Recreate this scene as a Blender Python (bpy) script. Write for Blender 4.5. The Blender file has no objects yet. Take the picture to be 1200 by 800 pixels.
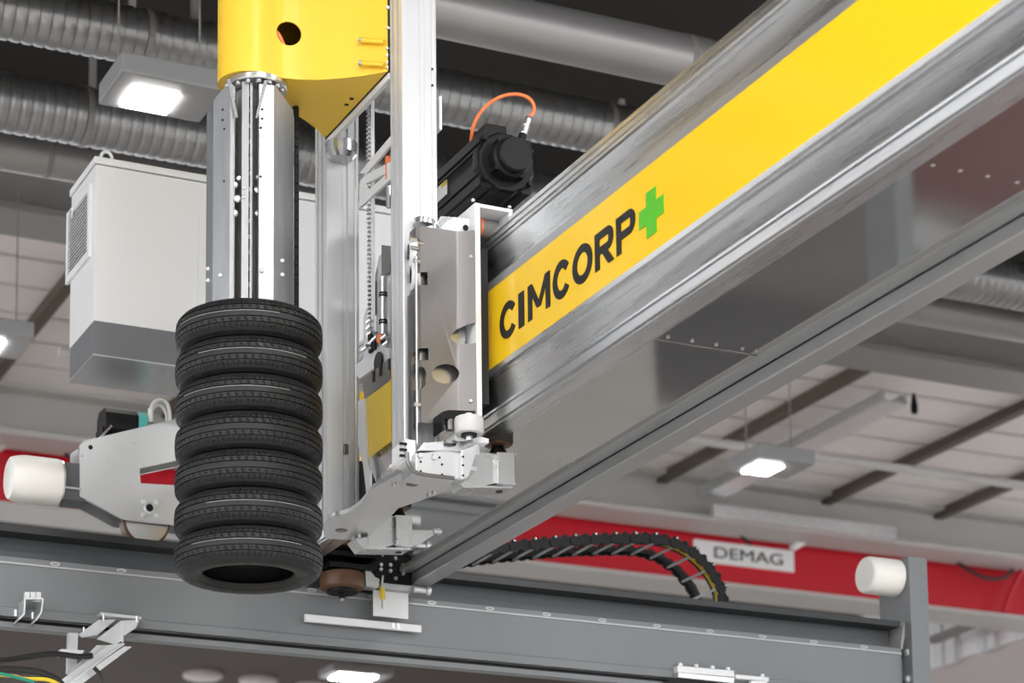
import bpy, bmesh, math, random
from mathutils import Vector, Matrix

random.seed(7)
SC = bpy.context.scene
COL = SC.collection
PI = math.pi

# ------------------------------------------------------------------ camera
YAW, PITCH, ROLL = math.radians(24.566), math.radians(8.3476), math.radians(-0.484)
FPX, CX, CY = 2855.95, 521.75, 989.35            # focal length and optical axis, 1200x800 frame
CAM = Vector((-3.257, -9.009, 1.6))
_f = Vector((math.sin(YAW)*math.cos(PITCH), math.cos(YAW)*math.cos(PITCH), math.sin(PITCH)))
_r = Vector((math.cos(YAW), -math.sin(YAW), 0))
_u = _r.cross(_f)
_r, _u = _r*math.cos(ROLL)+_u*math.sin(ROLL), -_r*math.sin(ROLL)+_u*math.cos(ROLL)
cam_d = bpy.data.cameras.new('camera')
cam = bpy.data.objects.new('camera', cam_d)
COL.objects.link(cam)
cam.matrix_world = Matrix(((_r.x, _u.x, -_f.x, CAM.x), (_r.y, _u.y, -_f.y, CAM.y), (_r.z, _u.z, -_f.z, CAM.z), (0, 0, 0, 1)))
cam_d.sensor_fit = 'HORIZONTAL'
cam_d.sensor_width = 36
cam_d.lens = FPX/1200*36
cam_d.shift_x = (600-CX)/1200
cam_d.shift_y = (CY-400)/1200
cam_d.clip_end = 200
cam_d.dof.use_dof = True
cam_d.dof.focus_distance = 10.1
cam_d.dof.aperture_fstop = 2.9
SC.camera = cam

# ------------------------------------------------------------------ world and exposure
SC.view_settings.view_transform = 'Standard'
SC.view_settings.look = 'None'
SC.view_settings.gamma = 1
SC.view_settings.use_curve_mapping = False
SC.view_settings.exposure = 0.3
w = bpy.data.worlds.new('hall_daylight')
SC.world = w
w.use_nodes = True
w.node_tree.nodes['Background'].inputs[0].default_value = (0.94, 0.96, 1.0, 1)
w.node_tree.nodes['Background'].inputs[1].default_value = 3.6


def at(x, y, X=None, Y=None, Z=None):
    """photograph pixel -> world point on a plane of constant X, Y or Z"""
    d = _f + _r*((x-CX)/FPX) - _u*((y-CY)/FPX)
    if X is not None: t = (X-CAM.x)/d.x
    elif Y is not None: t = (Y-CAM.y)/d.y
    else: t = (Z-CAM.z)/d.z
    return CAM + d*t


# ------------------------------------------------------------------ materials
M = {}
def mat(name, col, rough=.5, metal=0., noise=None, bump=None, spec=None, emit=None, coat=None, stretch=None):
    """noise=(scale, amount) varies colour, bump=(scale, strength), stretch=axis scale of the noise"""
    m = bpy.data.materials.new(name); m.use_nodes = True
    nt = m.node_tree; b = nt.nodes['Principled BSDF']
    b.inputs['Base Color'].default_value = (*col, 1)
    b.inputs['Roughness'].default_value = rough
    b.inputs['Metallic'].default_value = metal
    if spec is not None: b.inputs['Specular IOR Level'].default_value = spec
    if coat: b.inputs['Coat Weight'].default_value = coat
    if emit:
        b.inputs['Emission Color'].default_value = (*emit[0], 1); b.inputs['Emission Strength'].default_value = emit[1]
    if noise or bump:
        tc = nt.nodes.new('ShaderNodeTexCoord'); mp = nt.nodes.new('ShaderNodeMapping')
        mp.inputs['Scale'].default_value = stretch or (1, 1, 1)
        nt.links.new(tc.outputs['Object'], mp.inputs['Vector'])
    if noise:
        n = nt.nodes.new('ShaderNodeTexNoise'); n.inputs['Scale'].default_value = noise[0]; n.inputs['Detail'].default_value = 5
        nt.links.new(mp.outputs[0], n.inputs['Vector'])
        mx = nt.nodes.new('ShaderNodeMix'); mx.data_type = 'RGBA'
        a = noise[1]
        mx.inputs[6].default_value = (*[max(0, c*(1-a)) for c in col], 1)
        mx.inputs[7].default_value = (*[min(1, c*(1+a)) for c in col], 1)
        nt.links.new(n.outputs['Fac'], mx.inputs[0]); nt.links.new(mx.outputs[2], b.inputs['Base Color'])
        mr = nt.nodes.new('ShaderNodeMapRange')
        mr.inputs[3].default_value = max(.02, rough*(1-a)); mr.inputs[4].default_value = min(1, rough*(1+a))
        nt.links.new(n.outputs['Fac'], mr.inputs[0]); nt.links.new(mr.outputs[0], b.inputs['Roughness'])
    if bump:
        n2 = nt.nodes.new('ShaderNodeTexNoise'); n2.inputs['Scale'].default_value = bump[0]; n2.inputs['Detail'].default_value = 4
        nt.links.new(mp.outputs[0], n2.inputs['Vector'])
        bp = nt.nodes.new('ShaderNodeBump'); bp.inputs['Strength'].default_value = bump[1]; bp.inputs['Distance'].default_value = .01
        nt.links.new(n2.outputs['Fac'], bp.inputs['Height']); nt.links.new(bp.outputs[0], b.inputs['Normal'])
    M[name] = m
    return m

mat('alu_beam', (.70, .71, .72), .28, 1, noise=(6, .22), stretch=(6, .25, 6))
mat('alu_column', (.63, .64, .65), .36, .35, noise=(8, .06), stretch=(8, 8, .3))
mat('alu_machined', (.56, .57, .58), .27, .95, noise=(9, .10))
mat('alu_plate', (.60, .61, .62), .34, .7, noise=(3, .05))
mat('deck_brown', (.11, .094, .085), .8, spec=.03, noise=(.7, .12))
mat('alu_gripper', (.36, .37, .38), .42, .9, noise=(9, .18), stretch=(4, 4, .4))
mat('white_paint', (.72, .73, .74), .4)
mat('cabinet_white', (.70, .71, .71), .38)
mat('cabinet_grey', (.13, .137, .148), .42)
mat('stainless', (.19, .182, .178), .36, .9, noise=(5, .1), stretch=(3, 3, .3))
mat('gloss_sheet', (.68, .67, .65), .06, 1, noise=(2.2, .16), bump=(1.3, .05))
mat('alu_satin', (.47, .48, .49), .38, .85, noise=(5, .1), stretch=(5, .2, 5))
mat('yellow_paint', (.86, .55, .035), .42)
mat('yellow_panel', (.84, .53, .010), .25, coat=.3)
mat('yellow_part', (.72, .50, .02), .4)
mat('letter_black', (.010, .010, .011), .4, spec=.25)
mat('letter_green', (.08, .44, .012), .35)
mat('rubber', (.013, .013, .0135), .5, spec=.36, noise=(30, .5), bump=(60, .12))
mat('rubber_line', (.42, .42, .42), .7)
mat('rail_grey', (.17, .18, .19), .42, noise=(3, .08))
mat('rail_dark', (.075, .082, .09), .45, noise=(3, .1))
mat('rail_shadow', (.018, .02, .022), .4)
mat('edge_grey', (.42, .43, .44), .4, .2)
mat('black_metal', (.005, .005, .0055), .42, spec=.22, noise=(8, .2))
mat('black_plastic', (.006, .006, .0065), .48, spec=.25)
mat('bumper_white', (.80, .785, .74), .45)
mat('teal', (.10, .52, .48), .4)
mat('cable_white', (.80, .80, .78), .45)
mat('cable_orange', (.85, .20, .06), .45)
mat('cable_black', (.015, .015, .016), .5)
mat('cable_yellow', (.80, .58, .03), .45)
mat('cable_green', (.02, .25, .17), .45)
mat('connector', (.62, .62, .63), .28, .9)
mat('brown_pu', (.095, .042, .019), .42, noise=(12, .15))
mat('grey_pu', (.55, .55, .55), .4)
mat('red_paint', (.56, .004, .018), .38)
mat('galvanised', (.74, .76, .77), .34, .7, noise=(25, .15))
mat('duct', (.34, .34, .34), .34, .8, noise=(4, .15))
mat('duct_plain', (.36, .35, .34), .42, .6, noise=(2, .12))
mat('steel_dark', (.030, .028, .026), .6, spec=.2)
mat('steel_mid', (.23, .22, .21), .55, noise=(2, .1))
mat('steel_light', (.50, .49, .47), .5, noise=(2, .1))
mat('purlin', (.10, .082, .06), .6)
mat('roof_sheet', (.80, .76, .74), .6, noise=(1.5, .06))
mat('concrete', (.70, .68, .64), .5, noise=(.6, .15))
mat('wall_brown', (.40, .36, .33), .6, noise=(.7, .12))
mat('wall_pale', (.80, .81, .82), .6)
mat('wall_pink', (.50, .45, .43), .6, noise=(.5, .12))
mat('lamp_body', (.26, .26, .26), .45)
mat('lamp_glow', (1, 1, 1), .5, emit=((1, .98, .95), 45))
mat('sign_white', (.85, .85, .84), .5)
mat('paper', (.80, .80, .78), .6)


# ------------------------------------------------------------------ mesh helpers
class MB:
    def __init__(s): s.bm = bmesh.new()

    def box(s, x0, x1, y0, y1, z0, z1):
        v = [s.bm.verts.new(p) for p in ((x0, y0, z0), (x1, y0, z0), (x1, y1, z0), (x0, y1, z0), (x0, y0, z1), (x1, y0, z1), (x1, y1, z1), (x0, y1, z1))]
        for f in ((0, 3, 2, 1), (4, 5, 6, 7), (0, 1, 5, 4), (1, 2, 6, 5), (2, 3, 7, 6), (3, 0, 4, 7)): s.bm.faces.new([v[i] for i in f])
        return s

    def prism(s, pts, d, caps=True):
        """closed loop of points extruded by vector d"""
        d = Vector(d); a = [s.bm.verts.new(p) for p in pts]; b = [s.bm.verts.new(Vector(p)+d) for p in pts]
        n = len(a)
        for i in range(n): s.bm.faces.new((a[i], a[(i+1) % n], b[(i+1) % n], b[i]))
        if caps:
            s.bm.faces.new(list(reversed(a))); s.bm.faces.new(b)
        return s

    def lathe(s, prof, p0, axis, seg=32, arc=2*PI, cap=True):
        """prof=[(r, t)] turned about axis through p0"""
        ax = Vector(axis).normalized(); p0 = Vector(p0)
        e1 = ax.orthogonal().normalized(); e2 = ax.cross(e1)
        full = abs(arc-2*PI) < 1e-6; n = seg if full else seg+1
        rings = []
        for r, t in prof:
            if r < 1e-6: rings.append([s.bm.verts.new(p0+ax*t)]); continue
            rings.append([s.bm.verts.new(p0+ax*t+(e1*math.cos(arc*i/seg)+e2*math.sin(arc*i/seg))*r) for i in range(n)])
        for a, b in zip(rings, rings[1:]):
            for i in range(n if full else n-1):
                j = (i+1) % n
                if len(a) == 1 and len(b) == 1: continue
                if len(a) == 1: s.bm.faces.new((a[0], b[i], b[j]))
                elif len(b) == 1: s.bm.faces.new((a[i], b[0], a[j]))
                else: s.bm.faces.new((a[i], b[i], b[j], a[j]))
        if cap:
            for R in (rings[0], rings[-1]):
                if len(R) > 2: s.bm.faces.new(R)
        return s

    def cyl(s, p0, p1, r, seg=24, bev=0.):
        p0, p1 = Vector(p0), Vector(p1); L = (p1-p0).length
        pr = [(r-bev, 0), (r, bev), (r, L-bev), (r-bev, L)] if bev else [(r, 0), (r, L)]
        return s.lathe(pr, p0, p1-p0, seg)

    def tube(s, path, r, seg=10, close=False):
        path = [Vector(p) for p in path]; n = len(path); rings = []
        prev = None
        for i, p in enumerate(path):
            if close: t = path[(i+1) % n]-path[i-1]
            else: t = path[min(i+1, n-1)]-path[max(i-1, 0)]
            t.normalize()
            e = (prev - t*prev.dot(t)) if prev is not None else t.orthogonal()
            e.normalize(); prev = e; q = t.cross(e)
            rings.append([s.bm.verts.new(p+(e*math.cos(2*PI*k/seg)+q*math.sin(2*PI*k/seg))*r) for k in range(seg)])
        m = n if close else n-1
        for i in range(m):
            a, b = rings[i], rings[(i+1) % n]
            for k in range(seg): s.bm.faces.new((a[k], a[(k+1) % seg], b[(k+1) % seg], b[k]))
        if not close:
            s.bm.faces.new(rings[0]); s.bm.faces.new(rings[-1])
        return s

    def beam(s, p0, p1, w, h, up=(0, 0, 1)):
        """rectangular bar from p0 to p1"""
        p0, p1 = Vector(p0), Vector(p1); t = (p1-p0).normalized(); up = Vector(up)
        sd = t.cross(up).normalized(); up = sd.cross(t)
        q = [p0+sd*(a*w/2)+up*(b*h/2) for a, b in ((-1, -1), (1, -1), (1, 1), (-1, 1))]
        return s.prism(q, p1-p0)

    def build(s, name, m, parent=None, smooth=False, bevel=0., angle=.6):
        bm = s.bm
        bmesh.ops.recalc_face_normals(bm, faces=bm.faces)
        if bevel:
            es = [e for e in bm.edges if len(e.link_faces) == 2 and e.calc_face_angle(0) > .5]
            bmesh.ops.bevel(bm, geom=es, offset=bevel, segments=2, affect='EDGES', profile=.6, clamp_overlap=True)
        off = OFF.get(parent.name, Vector()) if parent else None
        me = bpy.data.meshes.new(name)
        o = bpy.data.objects.new(name, me); COL.objects.link(o)
        if parent:
            bmesh.ops.translate(bm, verts=bm.verts, vec=-off); o.parent = parent; OFF[o.name] = off
        else:
            OFF[o.name] = Vector()
        bm.to_mesh(me); bm.free()
        me.materials.append(M[m])
        if smooth:
            me.polygons.foreach_set('use_smooth', [True]*len(me.polygons))
            me.set_sharp_from_angle(angle=angle)
        return o

OFF = {}
def thing(name, loc, label, cat, group=None):
    o = bpy.data.objects.new(name, None); COL.objects.link(o)
    o.location = loc; o.empty_display_size = .1; OFF[o.name] = Vector(loc)
    return tag(o, label, cat, group)

def tag(o, label, cat, group=None):
    o['label'] = label; o['category'] = cat
    if group: o['group'] = group
    return o

def recentre(o):
    """put a one-mesh thing's origin at the base of its own bounds"""
    vs = [v.co for v in o.data.vertices]
    c = Vector(((min(v.x for v in vs)+max(v.x for v in vs))/2, (min(v.y for v in vs)+max(v.y for v in vs))/2, min(v.z for v in vs)))
    o.data.transform(Matrix.Translation(-c)); o.location = c; OFF[o.name] = c
    return o

def structure(o): o['kind'] = 'structure'; return o

def clone(src, name, parent, d):
    """copy of a part that shares its mesh, moved by d in world space"""
    o = bpy.data.objects.new(name, src.data); COL.objects.link(o)
    o.parent = parent; o.location = src.location + Vector(d)
    OFF[o.name] = OFF.get(parent.name, Vector())
    return o

def spline(pts, n=8):
    pts = [Vector(p) for p in pts]; out = []
    for i in range(len(pts)-1):
        p0 = pts[max(i-1, 0)]; p1 = pts[i]; p2 = pts[i+1]; p3 = pts[min(i+2, len(pts)-1)]
        for k in range(n):
            t = k/n
            out.append(.5*((2*p1)+(p2-p0)*t+(2*p0-5*p1+4*p2-p3)*t*t+(3*p1-p0-3*p2+p3)*t**3))
    out.append(pts[-1]); return out

def bolts(pts, axis, r, h, parent, m='connector', name='bolt', seg=6):
    """hex bolts standing on pts along axis; the first mesh is shared"""
    src = None
    for p in pts:
        p = Vector(p)
        if src is None:
            src = MB().lathe([(r, 0), (r, h*.8), (r*.8, h)], p, axis, seg).build(name, m, parent); p_ = p
        else:
            clone(src, name, parent, p-p_)

# ================================================================== the hall
fl = structure(MB().box(-30, 40, -30, 45, -.2, 0).build('floor', 'concrete'))
XW = 15.5
wr = structure(MB().box(XW, XW+.3, 14.6, 34, 0, 9.5).build('wall_right', 'wall_pink'))
# unseen floor zones, added to give dark and red reflections in the beam's underside
mat('reflection_dark', (.15, .15, .155), .5, noise=(1.5, .2)); mat('reflection_red', (.22, .10, .09), .5, noise=(1.2, .15)); mat('reflection_mid', (.24, .235, .22), .5, noise=(1.5, .25))
MB().prism([(x, y, .001) for x, y in ((7.25, 9.35), (8.2, 11.0), (10.5, 11.6), (10.5, 8.3), (6.0, 8.0))], (0, 0, .004)).build('dark_reflection_zone', 'reflection_dark', fl)
MB().prism([(x, y, .001) for x, y in ((6.0, 5.8), (6.0, 7.99), (10.5, 8.29), (10.5, 6.2))], (0, 0, .004)).build('grey_reflection_zone', 'reflection_mid', fl)
MB().prism([(x, y, .001) for x, y in ((5.0, 2.0), (5.0, 5.72), (10.5, 6.12), (10.5, 2.0))], (0, 0, .004)).build('red_reflection_zone', 'reflection_red', fl)
MB().prism([(x, y, .006) for x, y in ((7.85, 6.15), (8.0, 6.65), (8.35, 6.7), (8.5, 6.3))], (0, 0, .003)).build('white_reflection_patch', 'white_paint', fl)
# unseen hall walls: solid below, band of openings added above to let daylight in
def added_window_wall(name, x0, x1, y0, y1):
    o = structure(MB().box(x0, x1, y0, y1, 0, 3.6).build(name, 'wall_brown'))
    MB().box(x0, x1, y0, y1, 8.7, 9.6).build('lintel', 'wall_brown', o)
    n = int(max(x1-x0, y1-y0)/4); src = None
    for k in range(n+1):
        fx, fy = (x0+(x1-x0-.8)*k/n, y0) if x1-x0 > y1-y0 else (x0, y0+(y1-y0-.8)*k/n)
        if src is None: src = MB().box(fx, fx+(.8 if x1-x0 > y1-y0 else x1-x0), fy, fy+(.8 if y1-y0 > x1-x0 else y1-y0), 3.6, 8.7).build('mullion', 'wall_brown', o); f0 = (fx, fy)
        else: clone(src, 'mullion', o, (fx-f0[0], fy-f0[1], 0))
added_window_wall('wall_back', -13, 23, 34, 34.3)
added_window_wall('wall_left', -13.3, -13, -19, 34)
added_window_wall('wall_front', -13, 23, -19.3, -19)
added_window_wall('wall_side', 23, 23.3, -19, 14)
# pale cladding band with upright posts on the right wall
zc = at(1150, 765, X=XW).z
ya, yb = at(1200, 748, X=XW).y, at(1098, 784, X=XW).y
MB().box(XW-.07, XW, max(14.7, ya-3), yb+4, zc, 9.45).build('cladding', 'wall_pale', wr)
pp = None
for px_ in (1102, 1117, 1155, 1163, 1200):
    y_ = at(px_, 760, X=XW-.1).y
    if pp is None: pp = MB().box(XW-.16, XW-.07, y_-.10, y_+.10, zc-.05, 9.45).build('post', 'white_paint', wr); y0 = y_
    else: clone(pp, 'post', wr, (0, y_-y0, 0))
MB().beam(at(1092, 750, X=XW-.6), at(1165, 722, X=XW-.6), .09, .09).build('diagonal_strut', 'steel_mid', wr)

# ceiling: dark deck above the ducts, pale roof sheets beyond the girder
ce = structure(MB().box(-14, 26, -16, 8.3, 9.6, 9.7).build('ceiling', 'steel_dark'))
y_ = 8.3; k = 0
while y_ < 14.2:
    MB().box(-14, 26, y_+.05, y_+.62, 9.50, 9.56).build('roof_sheet', 'roof_sheet', ce); y_ += .65
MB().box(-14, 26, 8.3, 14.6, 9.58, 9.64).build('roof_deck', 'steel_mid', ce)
MB().box(-20, 30, 14.6, 34, 9.5, 9.6).build('far_bay_deck', 'deck_brown', ce)
# round pale light domes in the far bay of the ceiling
for px_, py_, r_ in ((238, 793, .30), (303, 799, .30), (368, 806, .30)):
    c = at(px_, py_, Z=9.45)
    MB().lathe([(r_, -.06), (r_, 0), (r_*.8, .03), (0, .05)], c, (0, 0, -1), 24, cap=False).build('light_dome', 'wall_pink', ce)
pu = None
for x_ in (-5.4, -3.5, -1.6, .3, 2.16, 4.04, 5.92, 7.8, 9.72, 11.86, 13.4, 15.3, 17.2):
    if pu is None: pu = MB().box(x_-.055, x_+.055, 8.3, 13.6, 9.40, 9.5).build('purlin', 'purlin', ce); x0 = x_
    else: clone(pu, 'purlin', ce, (x_-x0, 0, 0))

# main roof girders along X (I sections)
def i_girder(name, y, z0, z1, w, label, m):
    t = thing(name, (4, y, z0), label, 'girder')
    MB().box(-12, 24, y-w/2, y+w/2, z0, z0+.05).build('bottom_flange', m, t)
    MB().box(-12, 24, y-.03, y+.03, z0+.05, z1-.05).build('web', m, t)
    MB().box(-12, 24, y-w/2, y+w/2, z1-.05, z1).build('top_flange', m, t)
    return t
i_girder('roof_girder', 8.05, 8.85, 9.6, .5, 'dark grey steel roof girder between the ducts and the pale roof sheets', 'steel_mid')
g = i_girder('roof_girder', 13.62, 8.98, 9.5, .5, 'pale steel roof girder just above the red crane girder', 'steel_light')
MB().box(10.2, 12.6, 13.28, 13.36, 9.0, 9.14).build('flange_highlight', 'galvanised', g)  # highlight on the girder flange, modelled as a separate pale strip

# ventilation ducts along X
def duct(name, px_, py_, half, z, label, ribs, m, group=None):
    c = at(px_, py_, Z=z); dep = (c-CAM).dot(_f); R = half*dep/FPX*1.0
    t = thing(name, (6, c.y, z-R), label, 'duct', group)
    prof = [(R*.9, -14.0)]
    if ribs:
        x = -14.0
        while x < 20:
            prof += [(R, x+.008), (R, x+.044), (R*.95, x+.052), (R*.95, x+.062)]; x += .070
        b = MB().lathe(prof, (0, c.y, z), (1, 0, 0), 40, cap=False).build('duct_pipe', m, t, smooth=True, angle=.5)
    else:
        MB().lathe([(R, -14), (R, 20)], (0, c.y, z), (1, 0, 0), 48, cap=False).build('duct_pipe', m, t, smooth=True)
    col = None
    for x in range(-12, 20, 3):
        if col is None: col = MB().lathe([(R*1.0, -.02), (R*1.03, -.015), (R*1.03, .015), (R*1.0, .02)], (x+.7, c.y, z), (1, 0, 0), 40, cap=False).build('joint_collar', 'steel_mid', t, smooth=True); x0 = x
        else: clone(col, 'joint_collar', t, (x-x0, 0, 0))
    h = None
    for x in range(-11, 20, 4):
        if h is None: h = MB().box(x-.02, x+.02, c.y-.02, c.y+.02, z+R*.9, 9.6).build('hanger', 'steel_mid', t); x0 = x
        else: clone(h, 'hanger', t, (x-x0, 0, 0))
    return t
duct('smooth_duct', 520, 12, 32, 8.25, 'wide smooth silver air duct above the ribbed ducts', False, 'duct_plain')
duct('spiral_duct', 100, 31, 33, 8.25, 'ribbed spiral air duct between the smooth duct and the square lamp', True, 'duct')
duct('spiral_duct', 100, 137, 34, 8.3, 'ribbed spiral air duct passing behind the square lamp', True, 'duct')
duct('smooth_duct', 50, 182, 25, 8.4, 'pale smooth air duct beside the dark roof girder', False, 'duct_plain')

# hall lamps
def lamp(x0, x1, y0, y1, z, xb0, xb1, label):
    t = thing('hall_lamp', ((x0+x1)/2, (y0+y1)/2, z), label, 'lamp', 'square hall lamps under the ceiling')
    MB().box(xb0, xb1, y0-.14, y1+.05, z+.012, z+.13).build('lamp_body', 'lamp_body', t, bevel=.015)
    MB().box(x0, x1, y0, y1, z, z+.02).build('light_panel', 'lamp_glow', t)
    for xx in (xb0+.06, xb1-.06):
        MB().box(xx-.004, xx+.004, (y0+y1)/2-.004, (y0+y1)/2+.004, z+.13, 9.6).build('hanging_rod', 'steel_mid', t)
    return t
lamp(.37, .63, 2.85, 3.09, 7.5, .26, .84, 'square white hall lamp hanging under the ribbed ducts')
lamp(7.02, 7.26, 7.30, 7.56, 7.5, 6.93, 7.48, 'square white hall lamp above the red crane girder')
l3 = at(411, 796, Z=9.2)
lamp(l3.x-.3, l3.x+.3, l3.y-.3, l3.y+.1, 9.2, l3.x-.45, l3.x+.5, 'square hall lamp far behind, seen under the grey runway girder')
l4 = at(-22, 415, Z=7.6)
lamp(l4.x-.15, l4.x+.1, l4.y-.3, l4.y, 7.6, l4.x-.2, l4.x+.27, 'square hall lamp beside the white cabinet')
for x_ in (-9, -4.5, 0, 4.5):  # unseen lamps added to light the hall and put highlights on the beam
    for y_ in (-10, -4.5):
        lamp(x_-.5, x_+.5, y_-.5, y_+.5, 8.2, x_-.6, x_+.6, 'large unseen fill lamp added over the open floor')['group'] = 'added fill lamps over the open floor'

# services under the roof sheets
p = at(1000, 541, Z=8.7)
tag(recentre(MB().cyl((2, p.y, 8.7), (18, p.y, 8.7), .045).build('conduit_pipe', 'steel_light')), 'thin pale conduit pipe running under the roof sheets', 'pipe')
t = thing('cable_tray', (10.1, 12, 9.2), 'bright metal cable tray running from the dark roof girder to the red crane', 'cable tray')
MB().box(10.02, 10.30, 9.8, 13.3, 9.2, 9.22).build('tray_floor', 'galvanised', t)
MB().box(10.02, 10.04, 9.8, 13.3, 9.22, 9.32).build('tray_side', 'galvanised', t)
MB().box(10.28, 10.30, 9.8, 13.3, 9.22, 9.32).build('tray_side', 'galvanised', t)
p = at(1031, 481, Z=9.0)
MB().lathe([(.02, 0), (.035, .02), (.035, .08), (.015, .2)], (10.16, p.y-.05, 9.0), (0, 0, 1), 16).build('smoke_detector', 'black_plastic', t)

# red overhead crane girder
YR = 14.0
t = thing('crane_girder', (8, YR, 8.4), 'red overhead crane girder with white name plate, far behind the gantry', 'crane')
MB().box(-8, 18.0, YR, YR+.5, 8.47, 9.22).build('girder_box', 'red_paint', t)
MB().box(-8, 18.0, YR-.10, YR+.55, 9.22, 9.25).build('top_flange', 'red_paint', t)
MB().box(-8, 18.0, YR-.06, YR+.52, 8.43, 8.47).build('bottom_flange', 'steel_light', t)
a, b = at(812, 630, Y=YR), at(930, 671, Y=YR)
z1 = at(930, 645.5, Y=YR).z
sg = MB().box(a.x, b.x, YR-.02, YR, b.z, z1).build('name_plate', 'sign_white', t, bevel=.008)
def text_mesh(body, size, bold):
    cu = bpy.data.curves.new('lettering', 'FONT'); cu.body = body; cu.size = size; cu.offset = bold; cu.extrude = .003
    o = bpy.data.objects.new('lettering', cu); COL.objects.link(o)
    bpy.context.view_layer.update()
    me = bpy.data.meshes.new_from_object(o.evaluated_get(bpy.context.evaluated_depsgraph_get()))
    bpy.data.objects.remove(o); return me
me = text_mesh('DEMAG', .2, 0)
xs = [v.co.x for v in me.vertices]; zs = [v.co.y for v in me.vertices]
d0, d1 = at(836, 650, Y=YR).x, at(916, 660, Y=YR).x
sx = (d1-d0)/(max(xs)-min(xs)); zh = (z1-b.z)*.50/(max(zs)-min(zs))
zm = (z1+b.z)/2
me.transform(Matrix(((sx, 0, 0, d0-min(xs)*sx), (0, 0, -1, YR-.024), (0, zh, 0, zm-(max(zs)+min(zs))/2*zh), (0, 0, 0, 1))))
me.transform(Matrix.Translation(-OFF[t.name]))
me.materials.append(M['letter_black'])
lo = bpy.data.objects.new('lettering', me); COL.objects.link(lo); lo.parent = sg

# hanging cables on the crane girder
def cable(name, pts, r, m, label, cat='cable', n=8, seg=8, group=None):
    return tag(recentre(MB().tube(spline(pts, n), r, seg).build(name, m, smooth=True)), label, cat, group)
Yc = 13.8
cable('festoon_cable', [at(x, y, Y=Yc) for x, y in ((1096, 622), (1115, 652), (1145, 673), (1170, 678), (1186, 668), (1192, 640))], .022, 'cable_black', 'dark cable loop hanging in front of the red girder beside the end stop')
cable('festoon_cable', [at(x, y, Y=Yc) for x, y in ((1200, 664), (1186, 690), (1177, 716))], .03, 'red_paint', 'red cable drop at the bright end of the crane girder')
cable('festoon_cable', [at(x, y, Y=Yc) for x, y in ((836, 596), (858, 618), (880, 638))], .018, 'cable_black', 'dark cable hanging just above the white name plate')
cable('hose', [at(x, y, Y=Yc) for x, y in ((968, 600), (962, 615), (948, 630), (928, 642))], .04, 'wall_pale', 'pale curved hose ending at the white name plate', 'hose')
cable('hose', [at(x, y, Y=Yc-.12) for x, y in ((928, 613), (945, 604), (964, 600))], .05, 'wall_pale', 'short pale pipe elbow above the red girder', 'pipe')
cable('hose', [at(x, y, Y=Yc) for x, y in ((-6, 526), (14, 514), (30, 502), (40, 488))], .05, 'wall_pink', 'pale hose hanging before the red girder beside the white buffer', 'hose')
cable('festoon_cable', [at(x, y, Y=Yc) for x, y in ((46, 490), (55, 505), (68, 522), (87, 540))], .022, 'cable_black', 'dark cable hanging before the red girder above the white buffer')

# ================================================================== runway girder (along X)
YF = 1.70                                   # front face of the lower box
zR2, zR2t, zR3 = at(700, 730, Y=YF).z, at(700, 723, Y=YF).z, at(450, 752.5, Y=YF).z
zTop = at(700, 689, Y=YF).z
zB1, zB2, zB3 = at(450, 763, Y=YF).z, at(450, 769, Y=YF).z, at(450, 775, Y=YF).z
XE = at(1056, 767, Y=YF).x
t = RAIL = thing('runway_girder', (1, YF+.15, zB3), 'grey painted steel runway girder carrying the gantry', 'girder')
MB().box(-6, XE, YF, YF+.30, zR3, zR2).build('box_section', 'rail_grey', t)
MB().box(-6, XE, YF-.004, YF+.30, zR2, zR2t).build('edge_strip', 'rail_grey', t, bevel=.002)
MB().box(-6, XE, YF-.007, YF, zR2-.002, zR2+.006).build('edge_line', 'edge_grey', t)
MB().box(-6, XE, YF+.11, YF+.16, zR2t, zTop-.03).build('web', 'rail_dark', t)
MB().box(-6, XE, YF, YF+.28, zTop-.032, zTop).build('top_flange', 'rail_shadow', t)  # near-black: the shadow band under the flange is put into its colour
e0, e1 = at(1058, 726, Y=YF), at(1072, 762, Y=YF)
MB().prism([(XE, YF+.002, zR2t), (XE+.012, YF+.002, zR2t), (e0.x+.03, YF+.002, zTop), (e0.x+.008, YF+.002, zTop)], (0, .12, 0)).build('end_gusset', 'edge_grey', t)
MB().prism([(XE, YF+.02, zR2t), (e1.x+.02, YF+.02, zR2t), (e0.x+.03, YF+.02, zTop)], (0, .10, 0)).build('end_web', 'rail_grey', t)
MB().box(-6, XE, YF-.012, YF+.02, zB1, zR3-.004).build('ledge', 'rail_grey', t)
MB().box(-6, XE, YF+.03, YF+.05, zB2, zB1).build('slot_back', 'black_metal', t)
MB().box(-6, XE, YF-.006, YF+.06, zB3, zB2).build('lower_strip', 'rail_grey', t)
MB().box(-6.2, -6.0, YF-.05, YF+.30, 0, zR2).build('support_column', 'rail_grey', t)
# clips along the edge strip
src = None; x = -2.9
while x < XE-.1:
    if src is None: src = MB().tube([(x+.022+.022*math.cos(a), YF-.005, zR2+.018+.006*math.sin(a)) for a in [2*PI*k/12 for k in range(12)]], .0022, 5, close=True).build('clip', 'galvanised', t); xs0 = x
    else: clone(src, 'clip', t, (x-xs0, 0, 0))
    x += .318

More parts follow.
